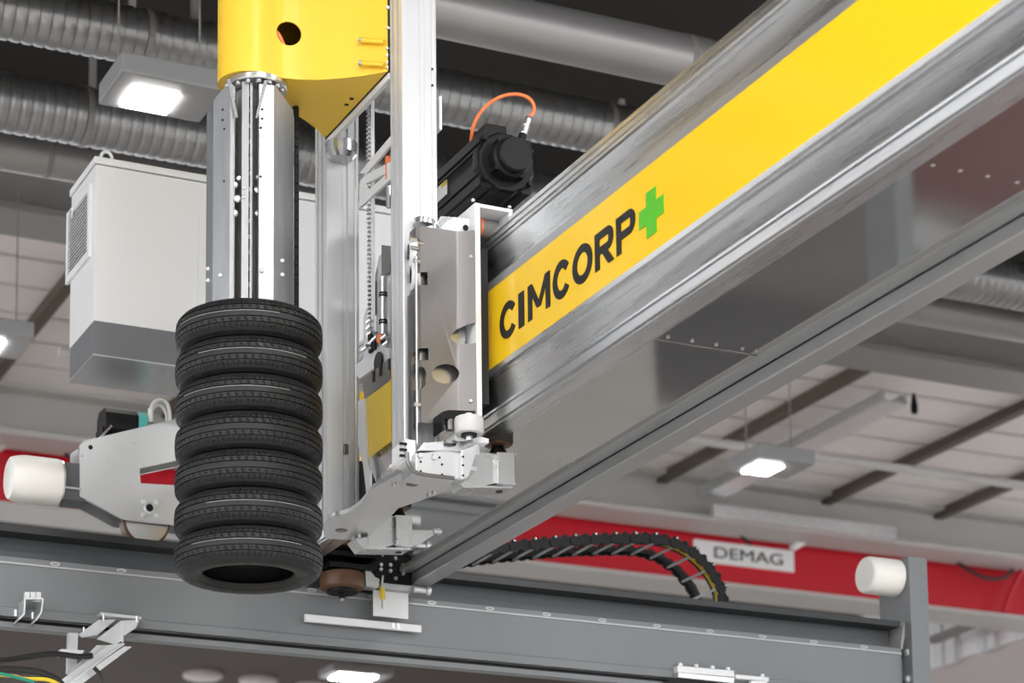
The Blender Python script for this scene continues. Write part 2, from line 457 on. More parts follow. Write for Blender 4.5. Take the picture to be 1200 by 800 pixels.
# end stop post with buffer
c = at(1065, 655, Y=YF-.06)
X0 = c.x; X1 = at(1086, 650, Y=YF-.06).x; zt = at(1065, 651, Y=YF-.06).z
t = thing('end_stop', ((X0+X1)/2, YF+.1, 0), 'grey end stop post with a white buffer at the end of the runway girder', 'end stop')
yb = at(1030, 700, X=X0).y
MB().prism([(X0, YF-.06, 0), (X0, yb, 0), (X0, yb, zt-.10), (X0, yb-.12, zt), (X0, YF-.06, zt)], (X1-X0, 0, 0)).build('post', 'rail_grey', t, bevel=.004)
pc = at(1050, 677.5, X=X0); Rb = .5*44*((pc-CAM).dot(_f))/FPX
Lb = X0 - at(1013, 673, Y=pc.y).x
MB().lathe([(0, 0), (Rb*.86, 0), (Rb*.94, .006), (Rb, .022), (Rb, Lb-.004), (0, Lb-.004)], (X0-Lb, pc.y, pc.z), (1, 0, 0), 40, cap=False).build('buffer', 'bumper_white', t, smooth=True, angle=.5)
bolts([at(1063, 765, Y=YF), at(1063, 796, Y=YF)], (0, -1, 0), .022, .03, t, 'galvanised')
MB().box(XE, X0+.01, YF+.02, YF+.06, zB3-.1, zR2-.02).build('joint_plate', 'rail_dark', t)

# ------------------------------------------------------------------ small fittings on the runway girder
yf = YF-.001
a, b = at(358, 719, Y=YF-.05), at(494, 739, Y=YF-.05)
za, zb_ = at(358, 719, Y=YF-.05).z, at(358, 727.5, Y=YF-.05).z
t = thing('switch_strip', ((a.x+b.x)/2, YF-.03, zb_), 'flat white metal strip screwed to the runway girder below the tyres', 'strip')
MB().box(a.x, b.x, YF-.05, YF-.03, zb_, za).build('strip', 'white_paint', t, bevel=.002)
for px_ in (459, 465):
    q = at(px_, 732, Y=YF-.05); MB().box(q.x, q.x+.012, YF-.056, YF-.048, zb_+.004, za-.004).build('clip', 'galvanised', t)
for px_ in (375, 480):
    q = at(px_, 730, Y=YF-.04); MB().box(q.x-.02, q.x+.02, YF-.03, YF, zb_+.006, za-.006).build('spacer', 'rail_dark', t)
# clamp
a, b = at(27, 712, Y=YF-.03), at(44, 712, Y=YF-.03)
t = thing('cable_clamp', ((a.x+b.x)/2, YF-.03, at(30, 729, Y=YF).z), 'open U-shaped silver cable clamp on the lower edge of the runway girder', 'clamp')
U = [at(x, y, Y=YF-.07) for x, y in ((19, 728), (25, 722), (26, 704), (47, 704), (45, 720), (39, 729))]
m_ = MB()
for p, q in zip(U, U[1:]): m_.beam(p, q, .10, .007, up=(q-p).cross(Vector((0, 1, 0))))
m_.build('clamp_band', 'galvanised', t)
for i, px_ in enumerate((31, 37.5, 44)):
    q = at(px_, 698, Y=YF-.07); MB().box(q.x-.011, q.x+.011, YF-.09, YF-.06, q.z-.016, q.z+.014).build('terminal', 'white_paint', t, bevel=.002)
q0, q1 = at(28, 702, Y=YF-.07), at(47, 706, Y=YF-.07)
MB().box(q0.x, q1.x, YF-.085, YF-.06, q1.z, q0.z).build('terminal_base', 'galvanised', t)
for px_, py_ in ((18, 722), (38, 725)):
    q = at(px_, py_, Y=YF-.08); MB().cyl(q, q+Vector((0, 0, .03)), .007, 8).build('screw', 'connector', t)
# cable bracket
t = thing('cable_bracket', (at(120, 740, Y=YF-.1)).to_tuple(), 'galvanised steel cable bracket hanging below the runway girder', 'bracket')
Yk = YF-.05
def flat(name, pts, dy, m='galvanised', th=.006):
    return MB().prism([at(x/7.27, 690+y/7.27, Y=Yk+dy) for x, y in pts], (0, th, 0)).build(name, m, t)
flat('top_bar', [(855, 195), (1205, 235), (1205, 258), (860, 222)], -.02, th=.10)
flat('rear_plate', [(670, 385), (840, 262), (990, 258), (830, 390), (700, 412)], .02)
flat('gusset', [(825, 425), (1032, 266), (1037, 440), (985, 470)], -.005)
flat('front_plate', [(1036, 268), (1188, 262), (1160, 330), (1052, 400), (1052, 455), (1036, 445)], -.012)
flat('arm_plate', [(585, 715), (825, 478), (940, 478), (560, 770)], .0)
flat('channel_web', [(530, 768), (930, 474), (1060, 458), (590, 805), (530, 805)], -.03)
flat('channel_flange', [(600, 800), (1058, 488), (1125, 490), (690, 815)], -.05, th=.03)
flat('channel_lip', [(590, 795), (1058, 462), (1062, 470), (600, 803)], -.055, 'white_paint')
flat('upright', [(585, 370), (665, 375), (655, 700), (575, 715)], .03, th=.03)
flat('strap', [(475, 540), (520, 510), (720, 522), (690, 565), (490, 580)], .015, 'white_paint')
for px_, py_ in ((98, 742), (121, 727), (160, 729)):
    q = at(px_, py_, Y=Yk-.03); MB().cyl(q, q+Vector((0, 0, .03)), .0045, 8).build('screw', 'connector', t)
cable('cable', [at(x, y, Y=Yk-.05) for x, y in ((-20, 775), (20, 771), (60, 766), (92, 769), (108, 768))], .014, 'rubber', 'grey cable tied to the galvanised bracket')
cable('cable', [at(x, y, Y=Yk-.15) for x, y in ((-20, 784), (15, 784), (45, 787), (65, 795), (78, 808))], .016, 'cable_black', 'thick black cable above the yellow-green cable')
cable('cable', [at(x, y, Y=Yk-.17) for x, y in ((-20, 788), (15, 792), (28, 795), (55, 796), (72, 803))], .009, 'cable_yellow', 'yellow earth cable under the black cable')
cable('cable', [at(x, y, Y=Yk-.18) for x, y in ((-20, 786), (5, 790), (25, 795), (40, 799))], .008, 'cable_green', 'green cable twisted along the yellow one')
cable('cable', [at(x, y, Y=Yk-.1) for x, y in ((110, 782), (117, 790), (119, 800), (117, 812))], .010, 'cable_black', 'short black cable dropping behind the bracket channel')
# linear guide piece at the lower edge
Yg = YF-.05
t = thing('cable_carrier', at(840, 800, Y=Yg).to_tuple(), 'white metal guide block with bolts under the runway girder', 'guide')
a, b = at(794, 780, Y=Yg), at(860, 786, Y=Yg)
MB().prism([at(x, y, Y=Yg) for x, y in ((794, 779.5), (860.5, 785.5), (860.5, 793), (794, 787.5))], (0, .05, 0)).build('guide_block', 'white_paint', t, bevel=.002)
MB().prism([at(x, y, Y=Yg) for x, y in ((795, 788), (860, 794), (860, 800), (795, 793))], (0, .05, 0)).build('lower_rail', 'galvanised', t)
MB().prism([at(x, y, Y=Yg) for x, y in ((862, 790), (901, 793.5), (901, 798), (862, 794.5))], (0, .05, 0)).build('end_bar', 'white_paint', t)
MB().prism([at(x, y, Y=Yg+.02) for x, y in ((795, 793), (862, 800), (862, 812), (770, 812), (775, 800))], (0, .03, 0)).build('body', 'black_plastic', t)
for px_, py_ in ((797, 780), (815.5, 781.5), (834.5, 783.3), (852.5, 785), (893, 793)):
    q = at(px_, py_, Y=Yg+.025); MB().lathe([(.013, 0), (.013, .012), (.008, .016)], q, (0, 0, 1), 12).build('bolt', 'galvanised', t)
MB().prism([at(x, y, Y=Yg-.01) for x, y in ((880, 797), (899, 798), (900, 812), (880, 812))], (0, .02, 0)).build('end_clip', 'white_paint', t)

zTr = at(760, 743, Y=2.16).z-.038
MB().box(.6, 3.6, YF+.28, 2.5, zTr-.012, zTr).build('chain_tray', 'rail_grey', RAIL)
MB().box(.6, 3.6, YF+.28, YF+.30, zTr-.012, zR2).build('tray_bracket', 'rail_grey', RAIL)
# ================================================================== energy chain behind the runway girder
YC0, YC1 = 2.16, 2.44
pth = [at(x, y, Y=YC0) for x, y in ((525, 653), (560, 646), (600, 640), (640, 636), (690, 632), (740, 630.5), (775, 632), (803, 641), (826, 659), (842, 682), (847, 704), (838, 724), (820, 738), (795, 744), (760, 743), (690, 736))]
dense = spline(pth, 24)
acc = [0.]
for p, q in zip(dense, dense[1:]): acc.append(acc[-1]+(q-p).length)
def along(s):
    for i in range(len(acc)-1):
        if acc[i+1] >= s:
            k = (s-acc[i])/(acc[i+1]-acc[i]); return dense[i].lerp(dense[i+1], k), (dense[i+1]-dense[i]).normalized()
    return dense[-1], (dense[-1]-dense[-2]).normalized()
t = thing('energy_chain', (along(acc[-1]*.5)[0].x, (YC0+YC1)/2, pth[13].z), 'black plastic cable drag chain curving over behind the runway girder', 'cable chain')
pit = .0615; n = int(acc[-1]/pit)
lk = [( .036*math.cos(a)*1.0, .029*math.sin(a)) for a in [2*PI*k/14 for k in range(14)]]
lk = [(max(-.034, min(.034, x*1.15)), y) for x, y in lk]
mb = MB().prism([(x, -.008, z) for x, z in lk], (0, .016, 0))
mb.box(-.012, .012, -.013, .013, .018, .034)
link0 = mb.build('link_plate', 'black_plastic', t)
bar0 = MB().box(-.006, .006, 0, YC1-YC0, -.024, -.015).build('cross_bar', 'edge_grey', t)
stud0 = MB().lathe([(.007, 0), (.007, .006), (0, .009)], (0, 0, 0), (0, -1, 0), 8).build('stud', 'connector', t)
for o in (link0, bar0, stud0): o.data.transform(Matrix.Translation(OFF[t.name]))
used = {}
def place(src, name, p, ang):
    if src.name not in used: o = src; used[src.name] = 1
    else: o = bpy.data.objects.new(name, src.data); COL.objects.link(o); o.parent = t
    o.location = Vector(p)-OFF[t.name]; o.rotation_euler = (0, ang, 0)
for i in range(n):
    p, d = along((i+.5)*pit); ang = -math.atan2(d.z, d.x)
    odd = .006 if i % 2 else 0
    place(link0, 'link_plate', (p.x, YC0+odd, p.z), ang)
    place(link0, 'link_plate', (p.x, YC1-odd, p.z), ang)
    if i % 2 == 0:
        place(bar0, 'cross_bar', (p.x, YC0, p.z), ang)
        nrm = Vector((-d.z, 0, d.x))
        place(stud0, 'stud', (p.x+nrm.x*.026, YC0-.012, p.z+nrm.z*.026), ang)
for y_, m_, r_ in ((.06, 'cable_yellow', .009), (.08, 'cable_black', .011), (.23, 'cable_black', .012)):
    MB().tube([Vector((p.x, YC0+y_, p.z-.004)) for p in dense[::6] if m_ == 'cable_black' or p.x > pth[6].x], r_, 8).build('inner_cable', m_, t, smooth=True)

# ================================================================== gantry beam (along Y)
YB0, YB1 = -7.0, 1.60
t = BEAM = thing('gantry_beam', (1.17, -1.0, 4.588), 'long aluminium gantry beam with a yellow CIMCORP panel', 'gantry beam')
prof = [(1.0, 5.469), (.824, 5.469), (.82, 5.465), (.82, 5.449), (.829, 5.446), (.829, 5.440), (.82, 5.437), (.82, 5.420), (.826, 5.416), (.826, 5.404), (.832, 5.398)]
prof += [(.832+.010*k/10+.003*math.sin(PI*k/10), 5.398-.126*k/10) for k in range(1, 11)]
prof += [(.842, 5.268), (.842, 5.261), (.822, 5.259), (.822, 4.892), (.811, 4.889), (.8145, 4.870), (.830, 4.866)]
prof += [(.828+.009*k/10+.003*math.sin(PI*k/10), 4.866-.142*k/10) for k in range(1, 11)]
prof += [(.817, 4.720), (.8185, 4.712), (.827, 4.708), (.827, 4.701), (.817, 4.697), (.8215, 4.668), (.832, 4.663), (.832, 4.655), (.82, 4.652), (.82, 4.648), (.918, 4.648), (.918, 4.70), (1.0, 4.70)]
MB().prism([(x, YB0, z) for x, z in prof], (0, YB1-YB0, 0)).build('face_girder', 'alu_beam', t, smooth=True, angle=.35)
seams = [YB0] + sorted([at(645, 541, Z=4.654).y, at(811, 405, Z=4.654).y, at(1085, 200, Z=4.654).y]) + [YB1]
for i, (a, b) in enumerate(zip(seams, seams[1:])):
    dz = .0025*(i % 2)
    MB().box(.918, 1.372, a+.002, b-.002, 4.654+dz, 4.662+dz).build('underside_sheet', 'gloss_sheet', t)
rv = [Vector((x_, y_, 4.6545)) for y_ in (seams[1]-.04, seams[2]-.04, seams[3]-.04) for x_ in (.96, 1.06, 1.16, 1.27, 1.33)]
bolts(rv, (0, 0, -1), .007, .003, t, 'connector', 'rivet', 8)
MB().box(1.36, 1.418, YB0, YB1, 4.644, 4.66).build('inner_lip', 'alu_satin', t)
MB().prism([(x, YB0, z) for x, z in ((1.424, 4.640), (1.424, 4.594), (1.428, 4.588), (1.520, 4.588), (1.524, 4.592), (1.524, 5.46), (1.40, 5.46), (1.40, 5.40), (1.44, 5.36), (1.44, 4.66), (1.43, 4.65))], (0, YB1-YB0, 0)).build('rear_girder', 'alu_satin', t)
MB().box(1.0, 1.40, YB0, YB1, 5.445, 5.46).build('top_cover', 'alu_satin', t)
MB().box(.83, 1.50, YB1, YB1+.02, 4.66, 5.45).build('end_plate', 'black_metal', t)
zy0, zy1 = 4.893, 5.221
YP = MB().box(.816, .8225, YB0, YB1-.3, zy0, zy1).build('yellow_panel', 'yellow_panel', t)
MB().box(.8155, .8225, YB0, YB1-.3, zy1, zy1+.035).build('grey_edge_tape', 'alu_satin', t)
# lettering: stroke letters drawn in (s, h), s running toward -Y
XL = .8158
def yl(px_, py_): return at(px_, py_, X=XL).y
zI1, zI0 = at(609, 344, X=XL).z, at(609.8, 384.5, X=XL).z
H = zI1-zI0
def arcpts(cx, cz, rx, rz, a0, a1, n=28): return [(cx+rx*math.cos(a0+(a1-a0)*k/n), cz+rz*math.sin(a0+(a1-a0)*k/n)) for k in range(n+1)]
SW = .245
def letter_polys(ch, W):
    """list of quads strips (outer, inner) in units of letter height"""
    P = []
    if ch == 'C':
        P.append((arcpts(W/2, .5, W/2, .53, .62, 2*PI-.62), arcpts(W/2, .5, W/2-SW, .53-SW*.92, .62, 2*PI-.62)))
    elif ch == 'O':
        P.append((arcpts(W/2, .5, W/2, .53, 0, 2*PI, 40), arcpts(W/2, .5, W/2-SW, .53-SW*.92, 0, 2*PI, 40)))
    elif ch == 'I':
        P.append(([(0, 0), (0, 1)], [(W, 0), (W, 1)]))
    elif ch == 'M':
        P.append(([(0, 0), (0, 1)], [(SW, 0), (SW, 1)])); P.append(([(W-SW, 0), (W-SW, 1)], [(W, 0), (W, 1)]))
        P.append(([(0, 1), (W/2-SW*.45, .22)], [(SW*1.05, 1), (W/2+SW*.45, .22)]))
        P.append(([(W-SW*1.05, 1), (W/2-SW*.45, .22)], [(W, 1), (W/2+SW*.45, .22)]))
    elif ch in 'RP':
        P.append(([(0, 0), (0, 1)], [(SW, 0), (SW, 1)]))
        rz = .325 if ch == 'P' else .31; cx = W-rz*.95
        o = [(SW, 1), (cx, 1)]+arcpts(cx, 1-rz, W-cx, rz, PI/2, -PI/2, 16)+[(SW, 1-2*rz)]
        i = [(SW, 1-SW*.85), (cx, 1-SW*.85)]+arcpts(cx, 1-rz, W-cx-SW, rz-SW*.85, PI/2, -PI/2, 16)+[(SW, 1-2*rz+SW*.85)]
        P.append((o, i))
        if ch == 'R': P.append(([(W*.36, .42), (W-SW*1.15, 0)], [(W*.36+SW*1.1, .44), (W+.02, 0)]))
    return P
word = [('C', 586, 606, 375), ('I', 608.2, 614.6, 364), ('M', 619, 645, 345), ('C', 648.2, 669, 328), ('O', 671.2, 694.6, 308), ('R', 697.6, 719.5, 293), ('P', 722.6, 745.2, 271)]
for ch, p0, p1, py_ in word:
    y0, y1 = yl(p0, py_), yl(p1, py_); W = (y0-y1)/H
    mb = MB()
    for li, (o_, i_) in enumerate(letter_polys(ch, W)):
        xx = XL-.0004*li
        A = [mb.bm.verts.new((xx, y0-s*H, zI0+h*H)) for s, h in o_]; B = [mb.bm.verts.new((xx, y0-s*H, zI0+h*H)) for s, h in i_]
        A2 = [mb.bm.verts.new((XL-.003-.0004*li, y0-s*H, zI0+h*H)) for s, h in o_]; B2 = [mb.bm.verts.new((XL-.003-.0004*li, y0-s*H, zI0+h*H)) for s, h in i_]
        for k in range(len(A)-1):
            mb.bm.faces.new((A2[k], A2[k+1], B2[k+1], B2[k])); mb.bm.faces.new((A[k], A[k+1], A2[k+1], A2[k])); mb.bm.faces.new((B[k], B[k+1], B2[k+1], B2[k]))
        if ch != 'O':
            mb.bm.faces.new((A[0], A2[0], B2[0], B[0])); mb.bm.faces.new((A[-1], A2[-1], B2[-1], B[-1]))
    mb.build('letter', 'letter_black', YP)
# green plus
ya, yb = yl(749.5, 263), yl(778, 236); ym = (ya+yb)/2; hw = (ya-yb)/2
zt, zbm = at(765, 221, X=XL).z, at(761, 278, X=XL).z; zm = (zt+zbm)/2; hh = (zt-zbm)/2; sw = hw*.40
pts = [(-sw, -hh), (sw, -hh), (sw, -sw*.95), (hw, -sw*.95), (hw, sw*.95), (sw, sw*.95), (sw, hh), (-sw, hh), (-sw, sw*.95), (-hw, sw*.95), (-hw, -sw*.95), (-sw, -sw*.95)]
MB().prism([(XL, ym-s, zm+h) for s, h in pts], (-.003, 0, 0)).build('plus_mark', 'letter_green', YP)

# ================================================================== end truck running on the girder
YPL = 1.76
t = TRUCK = thing('end_truck', (.6, 1.84, zTop), 'pale aluminium end truck with white buffer, rolling on the runway girder', 'end truck')
P = lambda x, y: at(x, y, Y=YPL)
lt, lt2, ll, lb = P(93.5, 521), P(100, 516), P(93.5, 581), P(144, 608)
XR = 1.50; ztp = P(205, 491).z; zbt = P(205, 615).z
h0, h1, h2, h3 = P(163.5, 548), P(205, 539.5), P(205, 563.5), P(165, 566)
hr = Vector((.62, YPL, h1.z+.12)); hr2 = Vector((.62, YPL, h2.z))
rt, rb = Vector((XR, YPL, ztp+.10)), Vector((XR, YPL, zbt)); tm = P(205, 491); bm_ = P(205, 615)
mb = MB()
for poly in ([lt, lt2, h0, h3, ll], [lt2, tm, hr+Vector((0, 0, .14)), hr, h0], [ll, h3, lb], [h3, hr2, Vector((.62, YPL, zbt)), lb], [hr+Vector((0, 0, .14)), rt, rb, Vector((.62, YPL, zbt)), hr2, hr]):
    mb.prism(poly, (0, .018, 0))
bmesh.ops.remove_doubles(mb.bm, verts=mb.bm.verts, dist=.0005)
mb.build('side_plate', 'alu_plate', t)
sp = bpy.data.objects['side_plate']; clone(sp, 'side_plate', t, (0, .15, 0))
q = MB()
for p in [(96.5, 534), (96.5, 575), (127, 540), (127, 577), (157, 518), (157, 530)]:
    c = P(*p); q.lathe([(.006, 0), (.006, .006), (.003, .008)], c, (0, -1, 0), 8)
q.build('screw_heads', 'connector', t)
c = P(106, 524); MB().lathe([(.011, 0), (.011, .004), (0, .004)], c, (0, -1, 0), 12, cap=False).build('bore', 'black_plastic', t)
hub = P(175, 595)
MB().lathe([(.028, 0), (.028, .004), (.02, .006), (.016, .002), (0, .002)], hub, (0, -1, 0), 20, cap=False).build('axle_hub', 'galvanised', t)
MB().lathe([(.017, 0), (.017, .008), (0, .008)], hub, (0, -1, 0), 16, cap=False).build('axle_cap', 'black_plastic', t)
bolts([P(168, 587.5), P(183.5, 588.5), P(168, 603), P(183.5, 604)], (0, -1, 0), .0125, .010, t, 'galvanised', 'hub_bolt', 8)
Rw = .118
def truck_wheel(x):
    w_ = MB().lathe([(Rw-.006, 0), (Rw, .006), (Rw, .064), (Rw-.006, .07)], (x, 1.80, zTop+Rw), (0, 1, 0), 40).build('wheel_tread', 'brown_pu', t, smooth=True)
    MB().lathe([(Rw-.03, -.006), (Rw-.012, -.004), (Rw-.012, .07), (.02, .074)], (x, 1.80, zTop+Rw), (0, 1, 0), 40).build('wheel_disc', 'connector', w_, smooth=True)
truck_wheel(hub.x); truck_wheel(1.36)
# buffer and its dark arm
bc = at(40, 563, Y=1.80); x0, x1 = at(9, 560, Y=1.80).x, at(68, 563, Y=1.80).x; Rb = at(45, 536, Y=1.80).z-bc.z
MB().lathe([(0, 0), (Rb*.72, 0), (Rb*.86, .008), (Rb*.93, .03), (Rb, .07), (Rb, x1-x0-.012), (Rb*.97, x1-x0), (0, x1-x0)], (x0, 1.80, bc.z), (1, 0, 0), 48, cap=False).build('buffer', 'bumper_white', t, smooth=True, angle=.7)
MB().cyl((x1-.004, 1.80, bc.z), (x1+.008, 1.80, bc.z), Rb*.97, 40).build('buffer_plate', 'connector', t)
za, zb_ = at(80, 541, Y=1.76).z, at(80, 585, Y=1.76).z
MB().box(x1+.004, ll.x+.03, 1.765, 1.90, zb_, za).build('buffer_arm', 'rail_dark', t, bevel=.004)
MB().box(x1+.004, ll.x+.005, 1.752, 1.765, at(80, 572, Y=1.75).z, at(80, 571, Y=1.75).z+.006).build('arm_rib', 'edge_grey', t)
# drive motor on top of the truck
ym0, ym1 = 1.80, 1.95
c0, c1, c2 = at(124, 490, Y=ym0), at(163, 480, Y=ym0), at(173, 482, Y=ym0)
zt_, zl_ = at(140, 477, Y=ym0).z, at(140, 512, Y=ym0).z
oc = [(ym0+.03, zl_), (ym1-.03, zl_), (ym1, zl_+.04), (ym1, zt_-.03), (ym1-.03, zt_), (ym0+.03, zt_), (ym0, zt_-.03), (ym0, zl_+.04)]
dm = MB().prism([(c0.x, y, z) for y, z in oc], (c1.x-c0.x, 0, 0)).build('drive_motor', 'black_plastic', t, bevel=.004)
MB().prism([(c1.x, y, z) for y, z in oc], (c2.x-c1.x, 0, 0)).build('teal_housing', 'teal', dm)
MB().box(c0.x-.01, c2.x, ym0+.02, ym1-.02, ztp-.06, zl_).build('motor_foot', 'black_metal', dm)
for k, (ys, rr) in enumerate(((0, 0), (.05, 1))):
    MB().tube(spline([at(x, y, Y=ym0+.03+ys) for x, y in (((176, 496), (176, 482), (180, 472), (188, 468), (196, 473), (199, 485), (199, 498)), ((175, 484), (183, 475), (190, 476), (195, 485), (196, 498)))[rr]], 8), .009, 10).build('motor_cable', 'cable_white', dm, smooth=True)
MB().cyl(at(176.5, 495, Y=ym0+.02), at(176.5, 479, Y=ym0+.02), .013, 12).build('plug', 'cable_white', dm)
m_ = MB()
for i in range(7): m_.lathe([(.006, -.004), (.006, .004)], at(118+i*2.0, 512-i*2.1, Y=ym0), (.7, 0, .7), 8)
m_.build('safety_chain', 'connector', dm)
# guide wheel under the truck with its black arm
gc = at(401, 680, Y=YF-.115)
gw = MB().lathe([(.06, -.052), (.095, -.045), (.105, -.040), (.108, -.028), (.108, .022), (.104, .03), (.05, .032)], gc, (0, 0, 1), 48).build('guide_wheel', 'brown_pu', t, smooth=True, angle=.6)
MB().lathe([(.075, -.062), (.075, -.05), (.02, -.05)], gc, (0, 0, 1), 32).build('wheel_disc', 'black_metal', gw)
MB().cyl(gc+Vector((0, 0, -.09)), gc+Vector((0, 0, .10)), .016, 12).build('axle', 'black_metal', gw)
MB().lathe([(.012, 0), (.012, .012)], gc+Vector((0, 0, -.10)), (0, 0, 1), 6).build('axle_nut', 'connector', gw)
MB().box(gc.x-.09, gc.x+.16, gc.y-.06, gc.y+.11, gc.z+.048, gc.z+.075).build('guide_arm', 'black_metal', t, bevel=.004)
MB().box(gc.x-.05, gc.x+.05, gc.y+.06, YPL+.01, gc.z+.05, gc.z+.15).build('arm_hinge', 'black_metal', t)
q0 = at(425, 668, Y=YF-.14); q1 = at(440, 688, Y=YF-.14)
MB().prism([at(x, y, Y=YF-.16) for x, y in ((428, 668), (434, 668), (440, 676), (445, 678), (444, 688), (429, 687))], (0, .08, 0)).build('arm_bracket', 'alu_satin', t, bevel=.003)
# black coupling block under the beam end
MB().prism([at(x, y, Y=YF-.10) for x, y in ((428, 652), (497, 661), (512, 672), (470, 690), (446, 688), (430, 672))], (0, .10, 0)).build('coupling_block', 'black_metal', t, bevel=.003)
bolts([at(x, y, Y=YF-.10) for x, y in ((446, 667), (450, 661), (457, 669), (463, 663), (463, 678), (472, 672))], (0, -1, 0), .010, .012, t, 'connector', 'bolt', 8)
bx0 = at(445, 687, Y=YF-.12); bx1 = at(478, 690, Y=YF-.12)
MB().box(bx0.x, bx1.x+.03, YF-.14, YF-.06, bx1.z-.012, bx1.z+.012).build('sensor_rail', 'alu_satin', t)
MB().cyl(at(484, 690, Y=YF-.16), at(501, 692, Y=YF-.16), .018, 16).build('end_pin', 'connector', t)
MB().cyl(at(499, 692, Y=YF-.165), at(503.5, 692.5, Y=YF-.165), .024, 16).build('pin_head', 'connector', t)
# sensor plate
sp_ = [at(x, y, Y=YF-.09) for x, y in ((437.5, 691), (478.5, 695), (478.5, 725), (437.5, 721))]
MB().prism(sp_, (0, .006, 0)).build('sensor_plate', 'white_paint', t)
s0, s1 = at(448.5, 702, Y=YF-.125), at(447.5, 686, Y=YF-.125)
MB().cyl(s0, s1, .013, 12).build('sensor_body', 'yellow_part', t)
MB().cyl(s0+Vector((0, 0, -.045)), s0, .007, 10).build('sensor_tip', 'connector', t)
MB().cyl(s1, s1+Vector((.005, 0, .05)), .006, 8).build('sensor_plug', 'connector', t)

# ================================================================== white electrical cabinet
YK = 1.41
K = lambda x, y: at(x, y, Y=YK)
xk = K(111, 300).x; xr = 1.46; zk0, zk1, zk2, zk3 = K(110, 416).z, K(110, 375).z, K(112.75, 192.5).z, K(115, 184).z
ykb = at(81, 420, X=xk).y
t = thing('electrical_cabinet', ((xk+xr)/2, (YK+ykb)/2, zk0), 'large white electrical cabinet with a louvred side and grey base', 'cabinet')
MB().box(xk, xr, YK, ykb, zk1, zk2).build('cabinet_body', 'cabinet_white', t, bevel=.004)
MB().box(xk-.008, xr+.008, YK-.010, ykb+.008, zk2+.004, zk3).build('roof_panel', 'cabinet_white', t, bevel=.004)
MB().box(xk+.003, xr-.003, YK+.003, ykb-.003, zk0+.004, zk1).build('base', 'cabinet_grey', t)
MB().box(xk-.002, xr, YK-.002, ykb+.002, zk0, zk0+.006).build('base_sheet', 'alu_satin', t)
xd = K(231, 300).x
MB().box(xd+.004, xr-.03, YK-.006, YK, zk1+.01, zk2-.16).build('door', 'cabinet_white', t, bevel=.002)
ey = K(127, 187)
MB().tube([ey+Vector((.027*math.cos(a), .03, .020+.030*math.sin(a))) for a in [2*PI*k/24 for k in range(24)]], .0075, 10, close=True).build('lifting_eye', 'white_paint', t, smooth=True)
# louvred ventilation grille on the -X side
gy0, gy1 = at(108, 260, X=xk).y, at(81, 290, X=xk).y
gz1, gz0 = at(108, 216, X=xk).z, at(108, 300, X=xk).z
gr = MB()
for a in ((gy0, gy0+.03, gz0, gz1), (gy1-.03, gy1, gz0, gz1), (gy0+.0301, gy1-.0301, gz1-.03, gz1), (gy0+.0301, gy1-.0301, gz0, gz0+.035)):
    gr.box(xk-.016, xk-.0005, *a)
gf = gr.build('grille_frame', 'white_paint', t)
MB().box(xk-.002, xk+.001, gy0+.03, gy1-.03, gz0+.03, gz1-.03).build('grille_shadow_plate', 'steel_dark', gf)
n = 17; sl = None
for i in range(n):
    z = gz0+.04+(gz1-gz0-.075)*i/(n-1)
    if sl is None: sl = MB().prism([(xk-.013, gy0+.0305, z-.005), (xk-.013, gy0+.0305, z+.000), (xk-.004, gy0+.0305, z+.004), (xk-.004, gy0+.0305, z-.001)], (0, gy1-gy0-.061, 0)).build('slat', 'white_paint', gf); zz = z
    else: clone(sl, 'slat', gf, (0, 0, z-zz))
MB().box(xk-.026, xk-.0165, (gy0+gy1)/2+.07, (gy0+gy1)/2+.11, gz1-.07, gz1-.02).build('latch', 'galvanised', gf)

# ================================================================== tyres
def tyre_tread():
    NT, PITCH = 560, 80
    bm = bmesh.new()
    zs = [-.0560, -.050, -.045, -.0385, -.0380, -.0340, -.0335, -.028, -.022, -.0165, -.0160, -.0115, -.0110, -.0055, 0, .0055, .0110, .0115, .0160, .0165, .022, .028, .0335, .0340, .0380, .0385, .045, .050, .0560]
    groove = [(-.0382, -.0338), (-.0162, -.0113), (.0113, .0162), (.0338, .0382)]
    rows = []
    for z in zs:
        base = .3000 - .0042*(z/.045)**2 - (.0085*((abs(z)-.038)/.018)**2 if abs(z) > .038 else 0)
        row = []
        for k in range(NT):
            th = 2*PI*k/NT; r = base
            if any(a < z < b for a, b in groove): r -= .0065
            else:
                ph = k*PITCH/NT
                if abs(z) > .040: cut = (ph % 1) < .16
                elif abs(z) > .0166: cut = ((ph*.75 + z*30) % 1) < .26 and .019 < abs(z) < .030
                else: cut = False
                if cut: r -= .0035
            row.append(bm.verts.new((r*math.cos(th), r*math.sin(th), z)))
        rows.append(row)
    for a, b in zip(rows, rows[1:]):
        for k in range(NT): bm.faces.new((a[k], a[(k+1) % NT], b[(k+1) % NT], b[k]))
    return bm
TH = .1525
zs_ = [4.243-.1555+.0765+TH*.0 + k*.1553 for k in range(7)]      # mid heights from the bottom tyre up
side_prof = [(.2850, .0560), (.2815, .0610), (.2765, .0655), (.2700, .0692), (.2630, .0720), (.2620, .0735), (.2560, .0752), (.246, .0768), (.236, .0772), (.232, .0765), (.222, .0762), (.212, .0740), (.204, .0715), (.2035, .0690), (.196, .0655), (.189, .0605), (.184, .0540), (.183, .0480)]
names = ['bottom tyre of the black tyre stack, its open hole showing', 'second tyre from the bottom of the black tyre stack', 'third tyre from the bottom of the black tyre stack', 'middle tyre of the seven in the black stack', 'third tyre from the top of the black tyre stack', 'second tyre from the top of the black tyre stack', 'topmost tyre of the black stack, under the gripper']
tt = None
